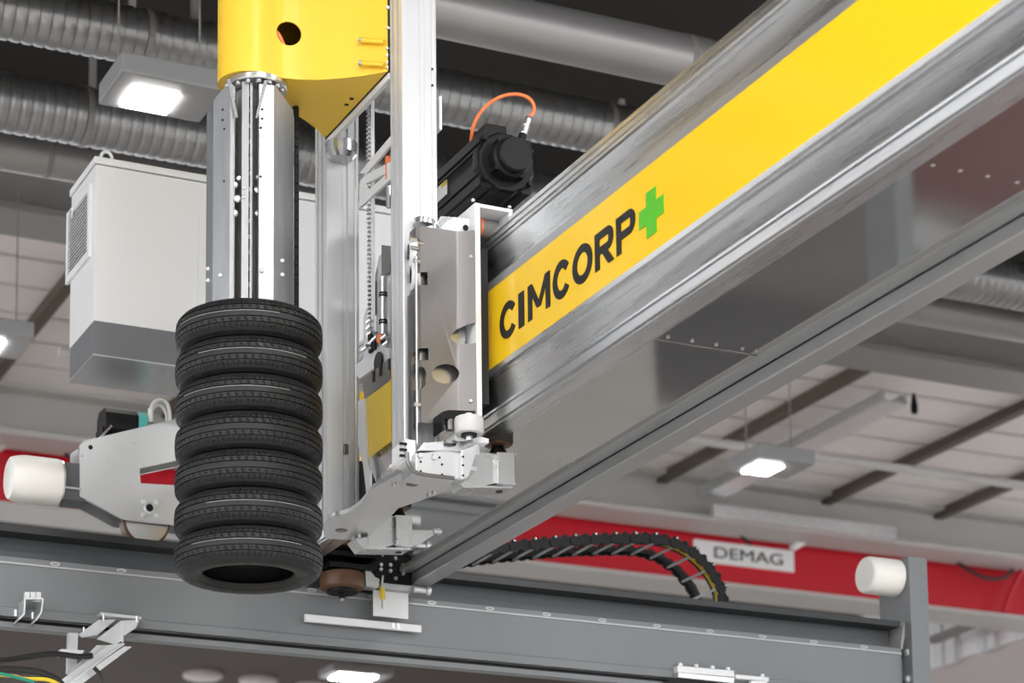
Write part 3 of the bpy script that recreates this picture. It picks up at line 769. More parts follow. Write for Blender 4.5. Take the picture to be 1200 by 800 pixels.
for k in range(7):
    t = thing('tyre', (0, 0, zs_[k]-.077), names[k], 'tyre', 'seven stacked tyres held by the gripper')
    rot = k*1.37+.2
    if tt is None:
        bm = tyre_tread(); bmesh.ops.translate(bm, verts=bm.verts, vec=(0, 0, .077))
        me = bpy.data.meshes.new('tread'); bmesh.ops.recalc_face_normals(bm, faces=bm.faces); bm.to_mesh(me); bm.free(); me.materials.append(M['rubber'])
        parts = {}
        mbs = {}
        for nm, sgn in (('lower_sidewall', -1), ('upper_sidewall', 1)):
            mb = MB().lathe([(r, sgn*z+.077) for r, z in side_prof], (0, 0, 0), (0, 0, 1), 96, cap=False)
            bmesh.ops.recalc_face_normals(mb.bm, faces=mb.bm.faces)
            m2 = bpy.data.meshes.new(nm); mb.bm.to_mesh(m2); mb.bm.free(); m2.materials.append(M['rubber']); m2.polygons.foreach_set('use_smooth', [True]*len(m2.polygons)); mbs[nm] = m2
        mb = MB().lathe([(.183, .029), (.20, .02), (.24, .006), (.275, .014), (.286, .03), (.288, .077), (.286, .124), (.275, .14), (.24, .148), (.20, .134), (.183, .125)], (0, 0, 0), (0, 0, 1), 64, cap=False)
        m2 = bpy.data.meshes.new('inner_liner'); mb.bm.to_mesh(m2); mb.bm.free(); m2.materials.append(M['rubber']); mbs['inner_liner'] = m2
        mbs['tread'] = me; tt = 1
        ar = MB()
        prevs = None
        for j in range(61):
            a = math.radians(-112-46+92*j/60)
            v = [ar.bm.verts.new((rr*math.cos(a), rr*math.sin(a), .077+zz)) for rr, zz in ((.3010, .0088), (.3010, .0103), (.298, .0103), (.298, .0088))]
            if prevs:
                for e in range(4): ar.bm.faces.new((prevs[e], prevs[(e+1) % 4], v[(e+1) % 4], v[e]))
            prevs = v
        m2 = bpy.data.meshes.new('paint_line'); ar.bm.to_mesh(m2); ar.bm.free(); m2.materials.append(M['rubber_line']); mbs['paint_line'] = m2
    for nm, m2 in mbs.items():
        if nm == 'paint_line' and k in (2, 3): continue
        o = bpy.data.objects.new(nm, m2); COL.objects.link(o); o.parent = t
        o.rotation_euler = (0, 0, rot if nm != 'paint_line' else (0, .25, 0, 0, -.2, .1, -.35)[k])

# ================================================================== gripper head: yellow housing and expanding gripper
def bool_cut(o, cutter):
    md = o.modifiers.new('cut', 'BOOLEAN'); md.object = cutter; md.operation = 'DIFFERENCE'; md.solver = 'EXACT'
    bpy.context.view_layer.update()
    me = bpy.data.meshes.new_from_object(o.evaluated_get(bpy.context.evaluated_depsgraph_get()))
    o.modifiers.clear(); old = o.data; o.data = me; me.name = old.name
    bpy.data.objects.remove(cutter)

ZH = 6.19
t = HEAD = thing('gripper_head', (0, 0, 4.35), 'yellow gripper housing with shiny aluminium gripping shoes inside the tyres', 'gripper')
near = [Vector((x, y)) for x, y in ((.474, -.345), (.44, -.312), (.395, -.268), (.323, -.212), (.248, -.165), (.167, -.133), (.10, -.118))]
arc = [Vector((.135*math.cos(a), .135*math.sin(a))) for a in [math.radians(-62-236*k/30) for k in range(31)]]
plan = near+arc+[Vector((p.x, -p.y)) for p in reversed(near)]
mb = MB()
th = .006
def offs(pl, d):
    out = []
    for i, p in enumerate(pl):
        a = pl[max(i-1, 0)]; b = pl[min(i+1, len(pl)-1)]; tn = (b-a).normalized(); out.append(p+Vector((-tn.y, tn.x))*d)
    return out
inn = offs(plan, -th)
if inn[20].length > plan[20].length: inn = offs(plan, th)
ring = []
for p, q in zip(plan, inn):
    ring.append([mb.bm.verts.new((p.x, p.y, ZH)), mb.bm.verts.new((p.x, p.y, 7.35)), mb.bm.verts.new((q.x, q.y, 7.35)), mb.bm.verts.new((q.x, q.y, ZH))])
for a, b in zip(ring, ring[1:]):
    for k in range(4): mb.bm.faces.new((a[k], b[k], b[(k+1) % 4], a[(k+1) % 4]))
mb.bm.faces.new(ring[0]); mb.bm.faces.new(ring[-1])
H_ = mb.build('housing_shell', 'yellow_paint', None)
hc = at(336, 39, Y=-.122)
cut = MB().cyl(hc+Vector((-.01, -.1, 0)), hc+Vector((.02, .06, 0)), .0525, 40).build('cutter', 'black_plastic')
bool_cut(H_, cut)
H_.data.transform(Matrix.Translation(-OFF[t.name])); H_.parent = t; OFF[H_.name] = OFF[t.name]
H_.data.polygons.foreach_set('use_smooth', [True]*len(H_.data.polygons)); H_.data.set_sharp_from_angle(angle=.4)
MB().prism([(p.x, p.y, ZH+.002) for p in inn], (0, 0, .006)).build('housing_floor', 'yellow_paint', t)
MB().prism([(p.x, p.y, 7.33) for p in plan], (0, 0, .01)).build('housing_lid', 'yellow_paint', t)
MB().box(.474, .482, -.35, .35, ZH-.004, 7.3).build('housing_back', 'steel_dark', t)
MB().tube(spline([(hc.x-.07, hc.y+.05, hc.z+.03), (hc.x-.035, hc.y+.022, hc.z+.0), (hc.x-.015, hc.y+.022, hc.z-.03), (hc.x+.02, hc.y+.04, hc.z-.08)]), .012, 10).build('inner_cable', 'cable_orange', t, smooth=True)
for py_ in (47, 74):
    a = at(424, py_, Y=-.285); b = at(450, py_+2, Y=-.352)
    MB().cyl(a, b, .010, 12).build('standoff', 'yellow_paint', t, smooth=True)
    MB().lathe([(.012, 0), (.012, .012)], a, (a-b), 6).build('standoff_bolt', 'connector', t)
bolts([at(454.5, y, X=.478) for y in (10, 34, 58, 66, 74, 80)], (-.4, -1, 0), .009, .012, t, 'connector', 'edge_bolt')
for px_, py_ in ((412, 116), (406, 123)):
    c = at(px_, py_, Z=ZH); MB().box(c.x-.008, c.x+.008, c.y-.008, c.y+.008, ZH-.0005, ZH+.002).build('slot', 'black_plastic', t)
# back bar along the housing and its bracket
MB().box(.478, .50, -.345, .345, ZH-.03, ZH-.002).build('back_bar', 'white_paint', t, bevel=.003)
c = at(398, 150, Y=.33)
MB().lathe([(.015, -.075), (.05, -.07), (.068, -.05), (.072, 0)], (.535, .315, ZH-.03), (0, 0, 1), 28).build('mount_bowl', 'alu_machined', t, smooth=True)
# flange and shoes. s = to the right seen from the front, q = toward the front
va = math.radians(20.0)
def sq(s, q, z): return Vector((s*math.cos(va)-q*math.sin(va), -s*math.sin(va)-q*math.cos(va), z))
MB().lathe([(.10, -.026), (.126, -.024), (.130, -.018), (.130, .0), (.1, .0)], sq(.024, 0, ZH), (0, 0, 1), 48).build('mount_flange', 'connector', t, smooth=True, angle=.5)
bolts([sq(.024+.112*math.sin(a), .112*math.cos(a), ZH-.027) for a in (-1.1, -.7, -.3, .1, .5, .9, 1.3)], (0, 0, -1), .012, .014, t, 'connector', 'flange_bolt', 10)
ZS1, ZS0 = 6.14, 4.36
def shoe(outer, name, cuts):
    inn_ = [(s*.93, q*.90-.004) for s, q in outer]
    mb = MB().prism([sq(s, q, ZS0) for s, q in outer+list(reversed(inn_))], (0, 0, ZS1-ZS0))
    for co, no in cuts:
        bm = mb.bm
        g = bm.verts[:]+bm.edges[:]+bm.faces[:]
        r = bmesh.ops.bisect_plane(bm, geom=g, plane_co=co, plane_no=no, clear_outer=True)
        bmesh.ops.holes_fill(bm, edges=[e for e in r['geom_cut'] if isinstance(e, bmesh.types.BMEdge)])
    return mb.build(name, 'alu_gripper', t, bevel=.002)
L_ = [(-.172, -.08), (-.178, .0), (-.150, .062), (-.080, .105), (-.066, .105), (-.062, .05)]
R_ = [(.030, .05), (.038, .122), (.098, .112), (.178, .03), (.184, -.05)]
B_ = [(.12, -.125), (.0, -.165), (-.11, -.13)]
rt3 = Vector((math.cos(va), -math.sin(va), 0))
shoe(L_, 'gripping_shoe', [(sq(-.178, 0, ZS1-.075), (rt3*-1.0+Vector((0, 0, 1.0))).normalized())])
shoe(R_, 'gripping_shoe', [(sq(.178, 0, ZS1-.065), (rt3*1.0+Vector((0, 0, 1.1))).normalized())])
shoe(B_, 'gripping_shoe', [])
MB().cyl(sq(-.005, -.01, ZS0), sq(-.005, -.01, ZH-.03), 0.052, 28).build('core_tube', 'steel_mid', t, smooth=True)
MB().prism([sq(s, q, ZS0) for s, q in ((-.033, .075), (-.033, .10), (-.004, .10), (-.004, .075))], (0, 0, ZS1-ZS0+.02)).build('guide_strip', 'alu_gripper', t, bevel=.002)
MB().prism([sq(s, q, ZS0) for s, q in ((.0, .07), (.0, .092), (.012, .088), (.012, .07))], (0, 0, ZS1-ZS0+.02)).build('guide_strip', 'alu_gripper', t, bevel=.002)
src = None
for k in range(13):
    z = 6.05-.068*k
    if src is None: src = MB().prism([sq(s, q, z) for s, q in ((-.005, .098), (.001, .098), (.001, .09), (-.005, .09))], (0, 0, .045)).build('slot', 'black_plastic', t); z0 = z
    else: clone(src, 'slot', t, (0, 0, z-z0))
for s0, s1 in ((-.094, -.058), (.058, .022)):
    MB().prism([sq(s0, .126, 6.155), sq(s0+.014, .126, 6.155), sq(s1+.010, .126, 5.99), sq(s1, .126, 5.99)], sq(0, -.004, 0)).build('gusset', 'alu_machined', t)
for s, q, z, r_ in ((-.060, .075, 5.72, .014), (-.050, .08, 5.66, .017), (-.062, .075, 5.60, .016), (-.045, .085, 5.745, .011), (.034, .08, 5.70, .016), (.034, .08, 5.60, .014), (.034, .08, 5.755, .010)):
    MB().lathe([(r_*.5, -.012), (r_, -.010), (r_, .008), (r_*.5, .012)], sq(s, q, z), sq(.2, 1, 0), 12).build('linkage_joint', 'connector', t)
bs = [sq(s, q, z) for s, q, z in ((-.022, .101, 5.70), (-.022, .101, 5.66), (-.118, .084, 5.33), (.052, .122, 5.34), (-.168, .025, 5.38), (-.168, .025, 5.33), (.134, .078, 5.40), (.134, .078, 5.34))]
bolts(bs, sq(0, 1, 0), .009, .006, t, 'connector', 'screw', 10)
hs = [sq(s, q, z) for s, q, z in ((-.112, .087, 6.04), (-.112, .087, 5.995), (-.104, .09, 5.955), (-.104, .09, 5.73), (.050, .1215, 6.03), (.050, .1215, 5.99), (.045, .1225, 5.95), (.045, .1225, 5.74))]
bolts(hs, sq(0, 1, 0), .005, .002, t, 'black_plastic', 'drilled_hole', 8)
# black toothed drive belt beside the shoes
a = at(346.5, 250, Y=.10)
mb = MB().box(a.x-.016, a.x+.011, .09, .12, ZS0, 6.18)
z = ZS0
while z < 6.17: mb.box(a.x-.010, a.x+.006, .084, .0895, z, z+.022); z += .040
o = mb.build('toothed_belt', 'black_plastic', t)

# ================================================================== lifting mast: two extruded columns
t = MAST = thing('lifting_mast', (.555, 0, 4.47), 'tall twin-column aluminium lifting mast beside the tyre stack', 'mast')
XA, XB_ = .48, .634
def column(y0, y1):
    w = XB_-XA
    pts = [(XA, y0+.004), (XA+.004, y0)]
    for a, b, d in ((.075, .102, .006), (.128, .140, .004)):           # shallow grooves on the front
        pts += [(XA+a, y0), (XA+a+.006, y0+d), (XA+b-.006, y0+d), (XA+b, y0)]
    pts += [(XB_-.004, y0), (XB_, y0+.004), (XB_, y1-.004), (XB_-.004, y1), (XA+.004, y1), (XA, y1-.004)]
    L = y1-y0
    for a, b in ((.80, .68), (.42, .30)):                               # T-slots on the left side
        pts += [(XA, y0+L*a), (XA+.010, y0+L*a), (XA+.010, y0+L*b), (XA, y0+L*b)]
    return MB().prism([(x, y, 4.47) for x, y in pts], (0, 0, 3.1)).build('column', 'alu_column', t)
column(-.478, -.352); column(.352, .486)
# end plates on the right of the near column
a = at(515.5, 113, Y=-.47); b = at(515.5, 152, Y=-.47)
MB().box(a.x-.004, a.x+.006, -.475, -.40, b.z, a.z).build('side_plate', 'white_paint', t)
for y_ in (81, 100):
    c = at(506.5, y_, Y=-.478); MB().lathe([(.005, 0), (.005, .002)], c, (0, -1, 0), 8).build('drilled_hole', 'black_plastic', t)
c = at(405, 526, Y=.352); MB().box(c.x-.01, c.x+.012, .345, .354, c.z-.022, c.z+.022).build('limit_switch', 'stainless', t, bevel=.003)
# K brace between the columns
XK = .56
br = [((421, 208), (459, 163)), ((421, 214), (459, 194)), ((421, 238), (459, 203))]
mb = MB(); k_ = 0
for p, q in br:
    a, b = at(*p, X=XK), at(*q, X=XK)
    n_ = Vector((0, -(b-a).z, (b-a).y)).normalized()
    mb.prism([a-n_*.020+Vector((k_*.0003, 0, 0)), b-n_*.020+Vector((k_*.0003, 0, 0)), b+n_*.020+Vector((k_*.0003, 0, 0)), a+n_*.020+Vector((k_*.0003, 0, 0))], (.012, 0, 0)); k_ += 1
a, b = at(421, 200, X=XK), at(421, 246, X=XK)
mb.prism([at(421, 203, X=XK), at(428, 203, X=XK), at(430, 236, X=XK), at(421, 243, X=XK)], (.012, 0, 0))
mb.build('brace', 'white_paint', t)
c = at(455, 197, X=.57); MB().cyl(c+Vector((0, 0, -.05)), c+Vector((0, 0, .05)), .012, 10).build('orange_cable', 'cable_orange', t)
c = at(455.5, 230, X=.57); MB().cyl(c+Vector((0, 0, -.05)), c+Vector((0, 0, .045)), .010, 10).build('fitting', 'connector', t)
# toothed rack
c = at(434.5, 260, X=.58)
z0, z1 = at(434.5, 410, X=.58).z, 7.2
mb = MB(); MB().box(.58, .592, c.y-.01, c.y+.012, z0, z1).build('rack_body', 'steel_dark', t)
MB().box(.575, .59, c.y-.022, c.y-.011, z0, z1).build('rack_guide', 'white_paint', t)
z = z0
while z < z1:
    mb.box(.566, .58, c.y-.012, c.y+.014, z, z+.009); z += .020
mb.build('toothed_rack', 'galvanised', t)
MB().box(.575, .60, c.y-.01, c.y+.02, z0-.01, z0+.3).build('rack_backing', 'steel_dark', t)

# ================================================================== mast carriage riding on the beam
t = CAR = thing('mast_carriage', (.68, -.05, 4.35), 'aluminium mast carriage with a stainless cover, riding on the gantry beam', 'carriage')
ZP = 4.455
Z_ = lambda x, y: at(x, y, Z=ZP)
edge = [(379, 627), (381, 613), (388, 606), (400, 603), (411, 599), (420, 593), (428, 584), (434, 575), (441, 570), (455, 562), (470, 554)]
pl = [Z_(*p) for p in edge]
pl = spline(pl, 5)
ys = -.60
pl += [Vector((pl[-1].x+.01, ys, ZP)), Vector((.74, ys, ZP)), Vector((.76, -.40, ZP)), Vector((.72, -.2, ZP)), Vector((.66, 0, ZP)), Vector((.70, .25, ZP)), Vector((.72, .52, ZP)), Vector((.56, .55, ZP))]
MB().prism(pl, (0, 0, .02)).build('base_plate', 'alu_plate', t, bevel=.003)
bolts([Z_(x, y) for x, y in ((462, 566), (466, 565), (503, 577), (509, 575), (415, 629), (421, 626))], (0, 0, -1), .010, .016, t, 'connector', 'hex_bolt')
for p in ((483, 567), (400, 621)):
    c = Z_(*p); MB().lathe([(.026, 0), (.026, .003), (.016, .004), (.0, .004)], c, (0, 0, -1), 20, cap=False).build('bore_ring', 'stainless', t)
# stainless cover, slightly folded, with windows
def cover_pts():
    a = at(489, 275, Y=-.575); b = at(537, 275, Y=-.585); c = at(556, 275, Y=-.62)
    return a.x, b.x, c.x
xa, xb, xc = cover_pts()
zc1, zc0 = at(515, 268, Y=-.58).z, at(515, 497, Y=-.58).z
cp = [(xa, -.50), (xa, -.562), (xa+.012, -.576), (xb-.012, -.585), (xb, -.588), (xc, -.622)]
ci = [(x+(.003 if i < 2 else 0), y+(.003 if i >= 2 else 0)) for i, (x, y) in enumerate(cp)]
co = MB().prism([(x, y, zc0) for x, y in cp+list(reversed(ci))], (0, 0, zc1-zc0)).build('cover', 'stainless', None, smooth=True, angle=.6)
def cutter(pts, y0=-.75, y1=-.45):
    m_ = MB().prism([Vector((p.x, y0, p.z)) for p in pts], (0, y1-y0, 0)); return m_.build('cutter', 'black_plastic')
W_ = lambda x, y: at(x, y, Y=-.585)
def ell(x, y, rx, ry, n=24): return [W_(x+rx*math.cos(2*PI*k/n), y+ry*math.sin(2*PI*k/n)) for k in range(n)]
def rect(x0, x1, y0, y1): return [W_(x0, y0), W_(x1, y0), W_(x1, y1), W_(x0, y1)]
wins = [rect(484, 502, 318, 333), rect(484, 503, 407, 421), ell(522.5, 437.5, 15.5, 11.5), ell(494.5, 441.5, 6.5, 13.5)]
p_ = [W_(558, 381), W_(545, 382), W_(535, 386), W_(528, 393), W_(529, 398), W_(536, 402), W_(546, 405), W_(558, 405)]
wins.append(p_)
for q in wins: bool_cut(co, cutter(q))
co.data.transform(Matrix.Translation(-OFF[t.name])); co.parent = t; OFF[co.name] = OFF[t.name]
MB().box(xa+.02, xc-.01, -.545, -.535, zc0+.02, zc1-.02).build('back_sheet', 'alu_machined', t)
MB().box(xa+.03, xb-.02, -.534, -.48, zc0+.05, zc1-.05).build('core_block', 'alu_satin', t)
bolts([at(x, y, Y=-.61) for x, y in ((551.5, 301), (551, 470))], (0, -1, 0), .008, .008, t, 'connector', 'screw')
c = at(553, 442, Y=-.60)
# front frame bar and wheel box on top of the beam
xf0, xf1 = at(556, 240, Y=-.62).x, at(562, 240, Y=-.62).x
zf1, zf0 = at(559, 238, Y=-.62).z, at(560, 505, Y=-.62).z
MB().box(xf0, xf1, -.625, -.52, zf0, zf1).build('frame_bar', 'white_paint', t, bevel=.003)
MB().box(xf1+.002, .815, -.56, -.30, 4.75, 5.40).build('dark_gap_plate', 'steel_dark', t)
xw = at(598, 246, Y=-.60).x
MB().box(xf0, xf0+.012, -.519, -.14, 5.30, zf1).build('wheel_box_side', 'white_paint', t)
MB().box(xf1+.0005, xw, -.62, -.14, zf1-.014, zf1).build('wheel_box_top', 'white_paint', t)
MB().box(xw-.016, xw, -.62, -.14, 5.475, zf1-.0145).build('wheel_box_side', 'white_paint', t)
MB().box(xf0+.0125, xw-.0165, -.15, -.14, 5.475, zf1-.0145).build('wheel_box_back', 'stainless', t)
zd = 5.515
dw = MB().cyl((xf0+.026, -.50, zd), (xw-.02, -.50, zd), .038, 40).build('drive_wheel', 'steel_mid', t, smooth=True, angle=.6)
MB().cyl((xf0+.070, -.50, zd), (xf0+.082, -.50, zd), .0388, 40).build('orange_band', 'cable_orange', dw, smooth=True, angle=.6)
MB().cyl((xf0+.034, -.50, zd), (xf0+.060, -.50, zd), .0388, 40).build('pale_band', 'steel_light', dw, smooth=True, angle=.6)
bolts([at(554.5, 236, Y=-.60), at(597, 244, Y=-.6)], (0, 0, 1), .008, .01, t, 'connector', 'screw')
# bracket pieces left of the wheel box
za, zb_ = at(540, 253, Y=-.55).z, at(540, 271, Y=-.55).z
q0, q1 = at(519, 262, Y=-.55).x, at(550, 262, Y=-.55).x
MB().prism([at(x, y, Y=-.57) for x, y in ((518, 264), (532, 254), (550, 256), (550, 273), (518, 271))], (0, .2, 0)).build('bracket_block', 'white_paint', t, bevel=.003)
MB().prism([at(x, y, Y=-.5) for x, y in ((510, 268), (517, 253), (533, 255), (520, 268))], (0, .2, 0)).build('bracket_web', 'alu_machined', t)
c = at(545.5, 267, Y=-.572); MB().lathe([(.012, 0), (.012, .004), (0, .004)], c, (0, -1, 0), 14, cap=False).build('bore', 'black_plastic', t)
mb = MB()
for k, (x, y, r_) in enumerate(((497, 262, .045), (504, 268, .035))):
    c = at(x, y, Y=-.5); mb.lathe([(r_*.6, -.02), (r_, -.012), (r_, .012), (r_*.6, .02)], c, (.1, 0, 1), 20)
mb.build('guide_fitting', 'alu_machined', t, smooth=True, angle=.5)
for x, y, r_ in ((483.5, 293, .062), (486, 321, .058)):
    c = at(x, y, Y=-.53)
    w_ = MB().lathe([(r_*.55, -.018), (r_*.9, -.016), (r_, -.008), (r_, .008), (r_*.9, .016), (r_*.55, .018)], c+Vector((.012, .02, 0)), (1, -.35, 0), 32).build('guide_roller', 'white_paint', t, smooth=True, angle=.5)
    MB().lathe([(r_*.5, -.022), (r_*.5, .022)], c+Vector((.012, .02, 0)), (1, -.35, 0), 20).build('bearing', 'black_metal', w_)
for x, y in ((480, 279), (482, 290), (489, 284)):
    c = at(x, y, Y=-.57); MB().cyl(c, c+Vector((.03, .0, 0)), .009, 8).build('bolt', 'connector', t)
MB().cyl(at(487.5, 300, Y=-.58), at(489, 520, Y=-.58), .0045, 10).build('lubrication_rod', 'connector', t, smooth=True)
MB().box(at(481, 350, Y=-.52).x, at(486, 350, Y=-.52).x, -.52, -.49, at(483, 515, Y=-.52).z, at(483, 345, Y=-.52).z).build('profile_rail', 'stainless', t)
src = None
for y in (306, 474):
    c = at(488, y, Y=-.58); MB().cyl(c+Vector((-.012, 0, 0)), c+Vector((.016, 0, 0)), .009, 10).build('rod_clip', 'connector', t)
# lower machined wedge block
WB = lambda x, y, Y=-.66: at(x, y, Y=Y)
ft = [(487, 531), (520, 528), (545, 530), (548, 561), (540, 562), (520, 559), (487, 553)]
MB().prism([WB(*p) for p in ft], (0, .14, 0)).build('wedge_block', 'alu_plate', t, bevel=.003)
MB().prism([WB(x, y, -.70) for x, y in ((541, 528), (562, 519), (549, 558), (541, 562))], (0, .10, 0)).build('wedge_cheek', 'alu_plate', t, bevel=.003)
MB().prism([WB(x, y, -.66) for x, y in ((490, 528), (497, 518), (537, 516), (562, 518), (541, 529))], (0, .16, 0)).build('wedge_top', 'alu_machined', t, bevel=.003)
c = at(527, 519.5, Y=-.66); MB().lathe([(.026, -.006), (.026, .008), (.015, .008), (.015, .0), (0, .0)], c, (0, 0, 1), 20, cap=False).build('pin_seat', 'stainless', t)
bolts([WB(x, y) for x, y in ((492, 534), (508, 536))], (0, -1, 0), .012, .012, t, 'connector', 'bolt', 10)
bolts([WB(x, y) for x, y in ((515, 536), (493, 541), (493, 552), (518, 544), (518, 556))], (0, -1, 0), .005, .002, t, 'black_plastic', 'drilled_hole', 8)
bolts([WB(x, y, -.70) for x, y in ((542.5, 535), (542.5, 545), (542.5, 557))], (0, -1, 0), .005, .002, t, 'black_plastic', 'drilled_hole', 8)
mb = MB()
for x0_, x1_, y0_, y1_ in ((471, 474.5, 518, 536), (475, 487, 514, 541)):
    a, b = WB(x0_, y0_, -.62), WB(x1_, y1_, -.62); mb.box(a.x, b.x, -.62, -.52, b.z, a.z)
mb.build('clamp_block', 'white_paint', t, bevel=.002)
for y in (520, 527, 534):
    c = WB(473, y, -.625); MB().box(c.x-.016, c.x+.012, -.632, -.618, c.z-.004, c.z+.004).build('clamp_slot', 'black_metal', t)
MB().tube(spline([WB(x, y, -.68) for x, y in ((477, 530), (479, 545), (487, 553), (505, 557), (532, 560))]), .008, 8).build('hose', 'stainless', t, smooth=True)
MB().box(at(470, 540, Y=-.6).x, at(487, 560, Y=-.6).x, -.6, -.48, ZP+.018, at(478, 540, Y=-.6).z).build('pedestal', 'white_paint', t, bevel=.002)
# white support roller under the lip and its black arm
c = at(549.5, 499, Y=-.70); R_r = 17.5*((c-CAM).dot(_f))/FPX
w_ = MB().lathe([(R_r*.45, -.03), (R_r*.6, -.035), (R_r*.9, -.033), (R_r, -.024), (R_r, .024), (R_r*.93, .032), (0, .032)], c, (0, 0, 1), 40).build('support_roller', 'grey_pu', t, smooth=True, angle=.6)
MB().lathe([(R_r*.55, -.042), (R_r*.55, -.02)], c, (0, 0, 1), 24).build('roller_hub', 'black_metal', w_)
MB().cyl(c+Vector((0, 0, -.06)), c+Vector((0, 0, .05)), .014, 12).build('roller_axle', 'connector', w_)
MB().prism([at(x, y, Y=-.68) for x, y in ((518.5, 482), (526, 480), (557, 481), (557, 487), (521, 491), (521, 504), (518.5, 504))], (0, .09, 0)).build('roller_arm', 'black_metal', t, bevel=.003)
MB().cyl(at(527, 504, Y=-.66), at(527, 487, Y=-.66), .018, 14).build('arm_post', 'stainless', t)
MB().prism([at(x, y, Y=-.66) for x, y in ((533, 508), (556, 509), (573, 514), (573, 519), (535, 517))], (0, .08, 0)).build('roller_foot', 'white_paint', t, bevel=.002)
MB().prism([at(x, y, Y=-.62) for x, y in ((557, 514), (562, 514), (562, 532), (557, 532))], (0, .05, 0)).build('foot_post', 'white_paint', t)
# side guide rollers running under the beam, near and far
def side_roller(cx, cy, Y, s):
    """machined block, black cone and roller; s = image scale relative to the near one"""
    q = lambda dx, dy: at(cx+dx*s, cy+dy*s, Y=Y)
    k = s
    blk = [(-45, -13), (-29, -14), (-12, -13), (-12, 22), (-29, 26), (-45, 24)]
    MB().prism([q(*p) for p in blk], (0, .10, 0)).build('roller_block', 'alu_machined', t, bevel=.004)
    MB().prism([q(*p)+Vector((0, -.022, 0)) for p in ((-13, -13), (7, -12), (7.5, 22), (9, 23), (8, 26), (-13, 24))], (0, .13, 0)).build('eccentric_block', 'alu_machined', t, bevel=.004)
    MB().prism([q(*p) for p in ((-60, 14), (-45, 12), (-45, 24), (8, 25), (8, 28), (-50, 27))], (0, .10, 0)).build('mount_foot', 'alu_machined', t, bevel=.003)
    c = q(-3, -14)+Vector((0, .05, 0))
    MB().lathe([(.040, 0), (.037, .014), (.024, .034), (.024, .06)], c, (0, 0, 1), 24).build('black_cone', 'black_metal', t, smooth=True, angle=.5)
    r_ = MB().lathe([(.030, .045), (.058, .047), (.062, .055), (.062, .092), (.058, .098), (0, .098)], c, (0, 0, 1), 36).build('side_roller', 'steel_dark', t, smooth=True, angle=.5)
    MB().lathe([(.036, .040), (.054, .043), (.054, .05)], c, (0, 0, 1), 32).build('roller_face', 'brown_pu', r_)
    c2 = q(-2, 27)+Vector((0, .05, .012)); MB().lathe([(.013, -.018), (.017, -.012), (.017, .0)], c2, (0, 0, 1), 16).build('locking_cap', 'black_metal', t)
    return c
side_roller(593, 544, -.52, 1.0)
side_roller(474, 617, .42, .96)
MB().prism([at(x, y, Y=.50) for x, y in ((480, 620), (509, 621), (509, 626), (492, 637), (480, 640))], (0, .05, 0)).build('sensor_bracket', 'alu_machined', t, bevel=.003)
MB().cyl(at(508, 622, Y=.5), at(517, 622.5, Y=.5), .010, 10).build('sensor', 'connector', t)
MB().cyl(at(514, 619, Y=.5), at(514, 627, Y=.5), .008, 10).build('sensor_nut', 'connector', t)
# things seen between the columns
XQ = .60
Q = lambda x, y: at(x, y, X=XQ)
MB().prism([Q(x, y) for x, y in ((426, 372), (437, 338), (444, 300), (458, 288), (458, 420), (426, 440))], (.006, 0, 0)).build('valve_plate', 'alu_column', t)
MB().prism([at(x, y, X=.585) for x, y in ((447, 287), (457, 288), (457, 318), (447, 324))], (.004, 0, 0)).build('grey_tab', 'stainless', t)
MB().cyl(at(449, 392, X=.56), at(449, 325, X=.56), .016, 20).build('air_cylinder', 'connector', t, smooth=True, angle=.6)
for y in (344, 347, 376, 379):
    c = at(449, y, X=.56); MB().lathe([(.018, -.004), (.018, .004)], c, (0, 0, 1), 20).build('cylinder_band', 'black_plastic', t)
MB().cyl(at(449, 402, X=.56), at(449, 391, X=.56), .009, 10).build('cylinder_tip', 'black_plastic', t)
c = at(437, 384, X=.57); MB().box(.56, .585, c.y-.05, c.y+.05, c.z-.035, c.z+.04).build('valve_block', 'galvanised', t, bevel=.003)
for x, y in ((430, 378), (430, 385), (431, 392), (437, 398), (433, 402)):
    c = at(x, y, X=.55); MB().cyl(c, c+Vector((0, -.045, 0)), .008, 8).build('fitting', 'connector', t)
c = at(444, 401, X=.55); MB().cyl(c, c+Vector((.0, -.02, .03)), .011, 10).build('orange_plug', 'cable_orange', t)
for x, y in ((448, 396), (450, 404), (425, 410)):
    c = at(x, y, X=.55); MB().cyl(c, c+Vector((0, -.05, 0)), .009, 8).build('fitting', 'connector', t)
for x, y in ((434, 396), (438, 404)):
    c = at(x, y, X=.556); MB().cyl(c+Vector((0, 0, -.02)), c+Vector((0, 0, .03)), .012, 8).build('black_fitting', 'black_plastic', t)
MB().prism([Q(x, y) for x, y in ((420, 428), (449, 405), (459, 408), (459, 420), (424, 444), (420, 440))], (-.012, 0, 0)).build('upper_bracket', 'white_paint', t)
MB().lathe([(.042, 0), (.042, .006)], at(444, 424, X=.578), (-1, 0, 0), 20).build('round_opening', 'black_metal', t)
MB().prism([at(x, y, X=.575) for x, y in ((425, 445), (458, 420), (458, 446), (428, 468))], (-.004, 0, 0)).build('slotted_plate', 'stainless', t)
for x, y in ((438, 441), (446, 434), (456.5, 427)):
    c = at(x, y, X=.57); MB().box(.566, .5705, c.y-.008, c.y+.008, c.z-.022, c.z+.022).build('slot', 'steel_dark', t)
MB().prism([at(x, y, X=.575) for x, y in ((429, 466), (459, 444), (459, 517), (432, 537))], (-.003, 0, 0)).build('yellow_guard', 'yellow_part', t)
MB().prism([at(x, y, X=.572) for x, y in ((422, 470), (429, 467), (432, 537), (436, 552), (436, 577), (432, 580), (428, 545), (422, 520))], (-.01, 0, 0)).build('bent_strip', 'alu_column', t)
MB().prism([at(x, y, X=.60) for x, y in ((432, 538), (460, 517), (466, 548), (445, 572), (440, 560))], (-.006, 0, 0)).build('lower_sheet', 'alu_machined', t)
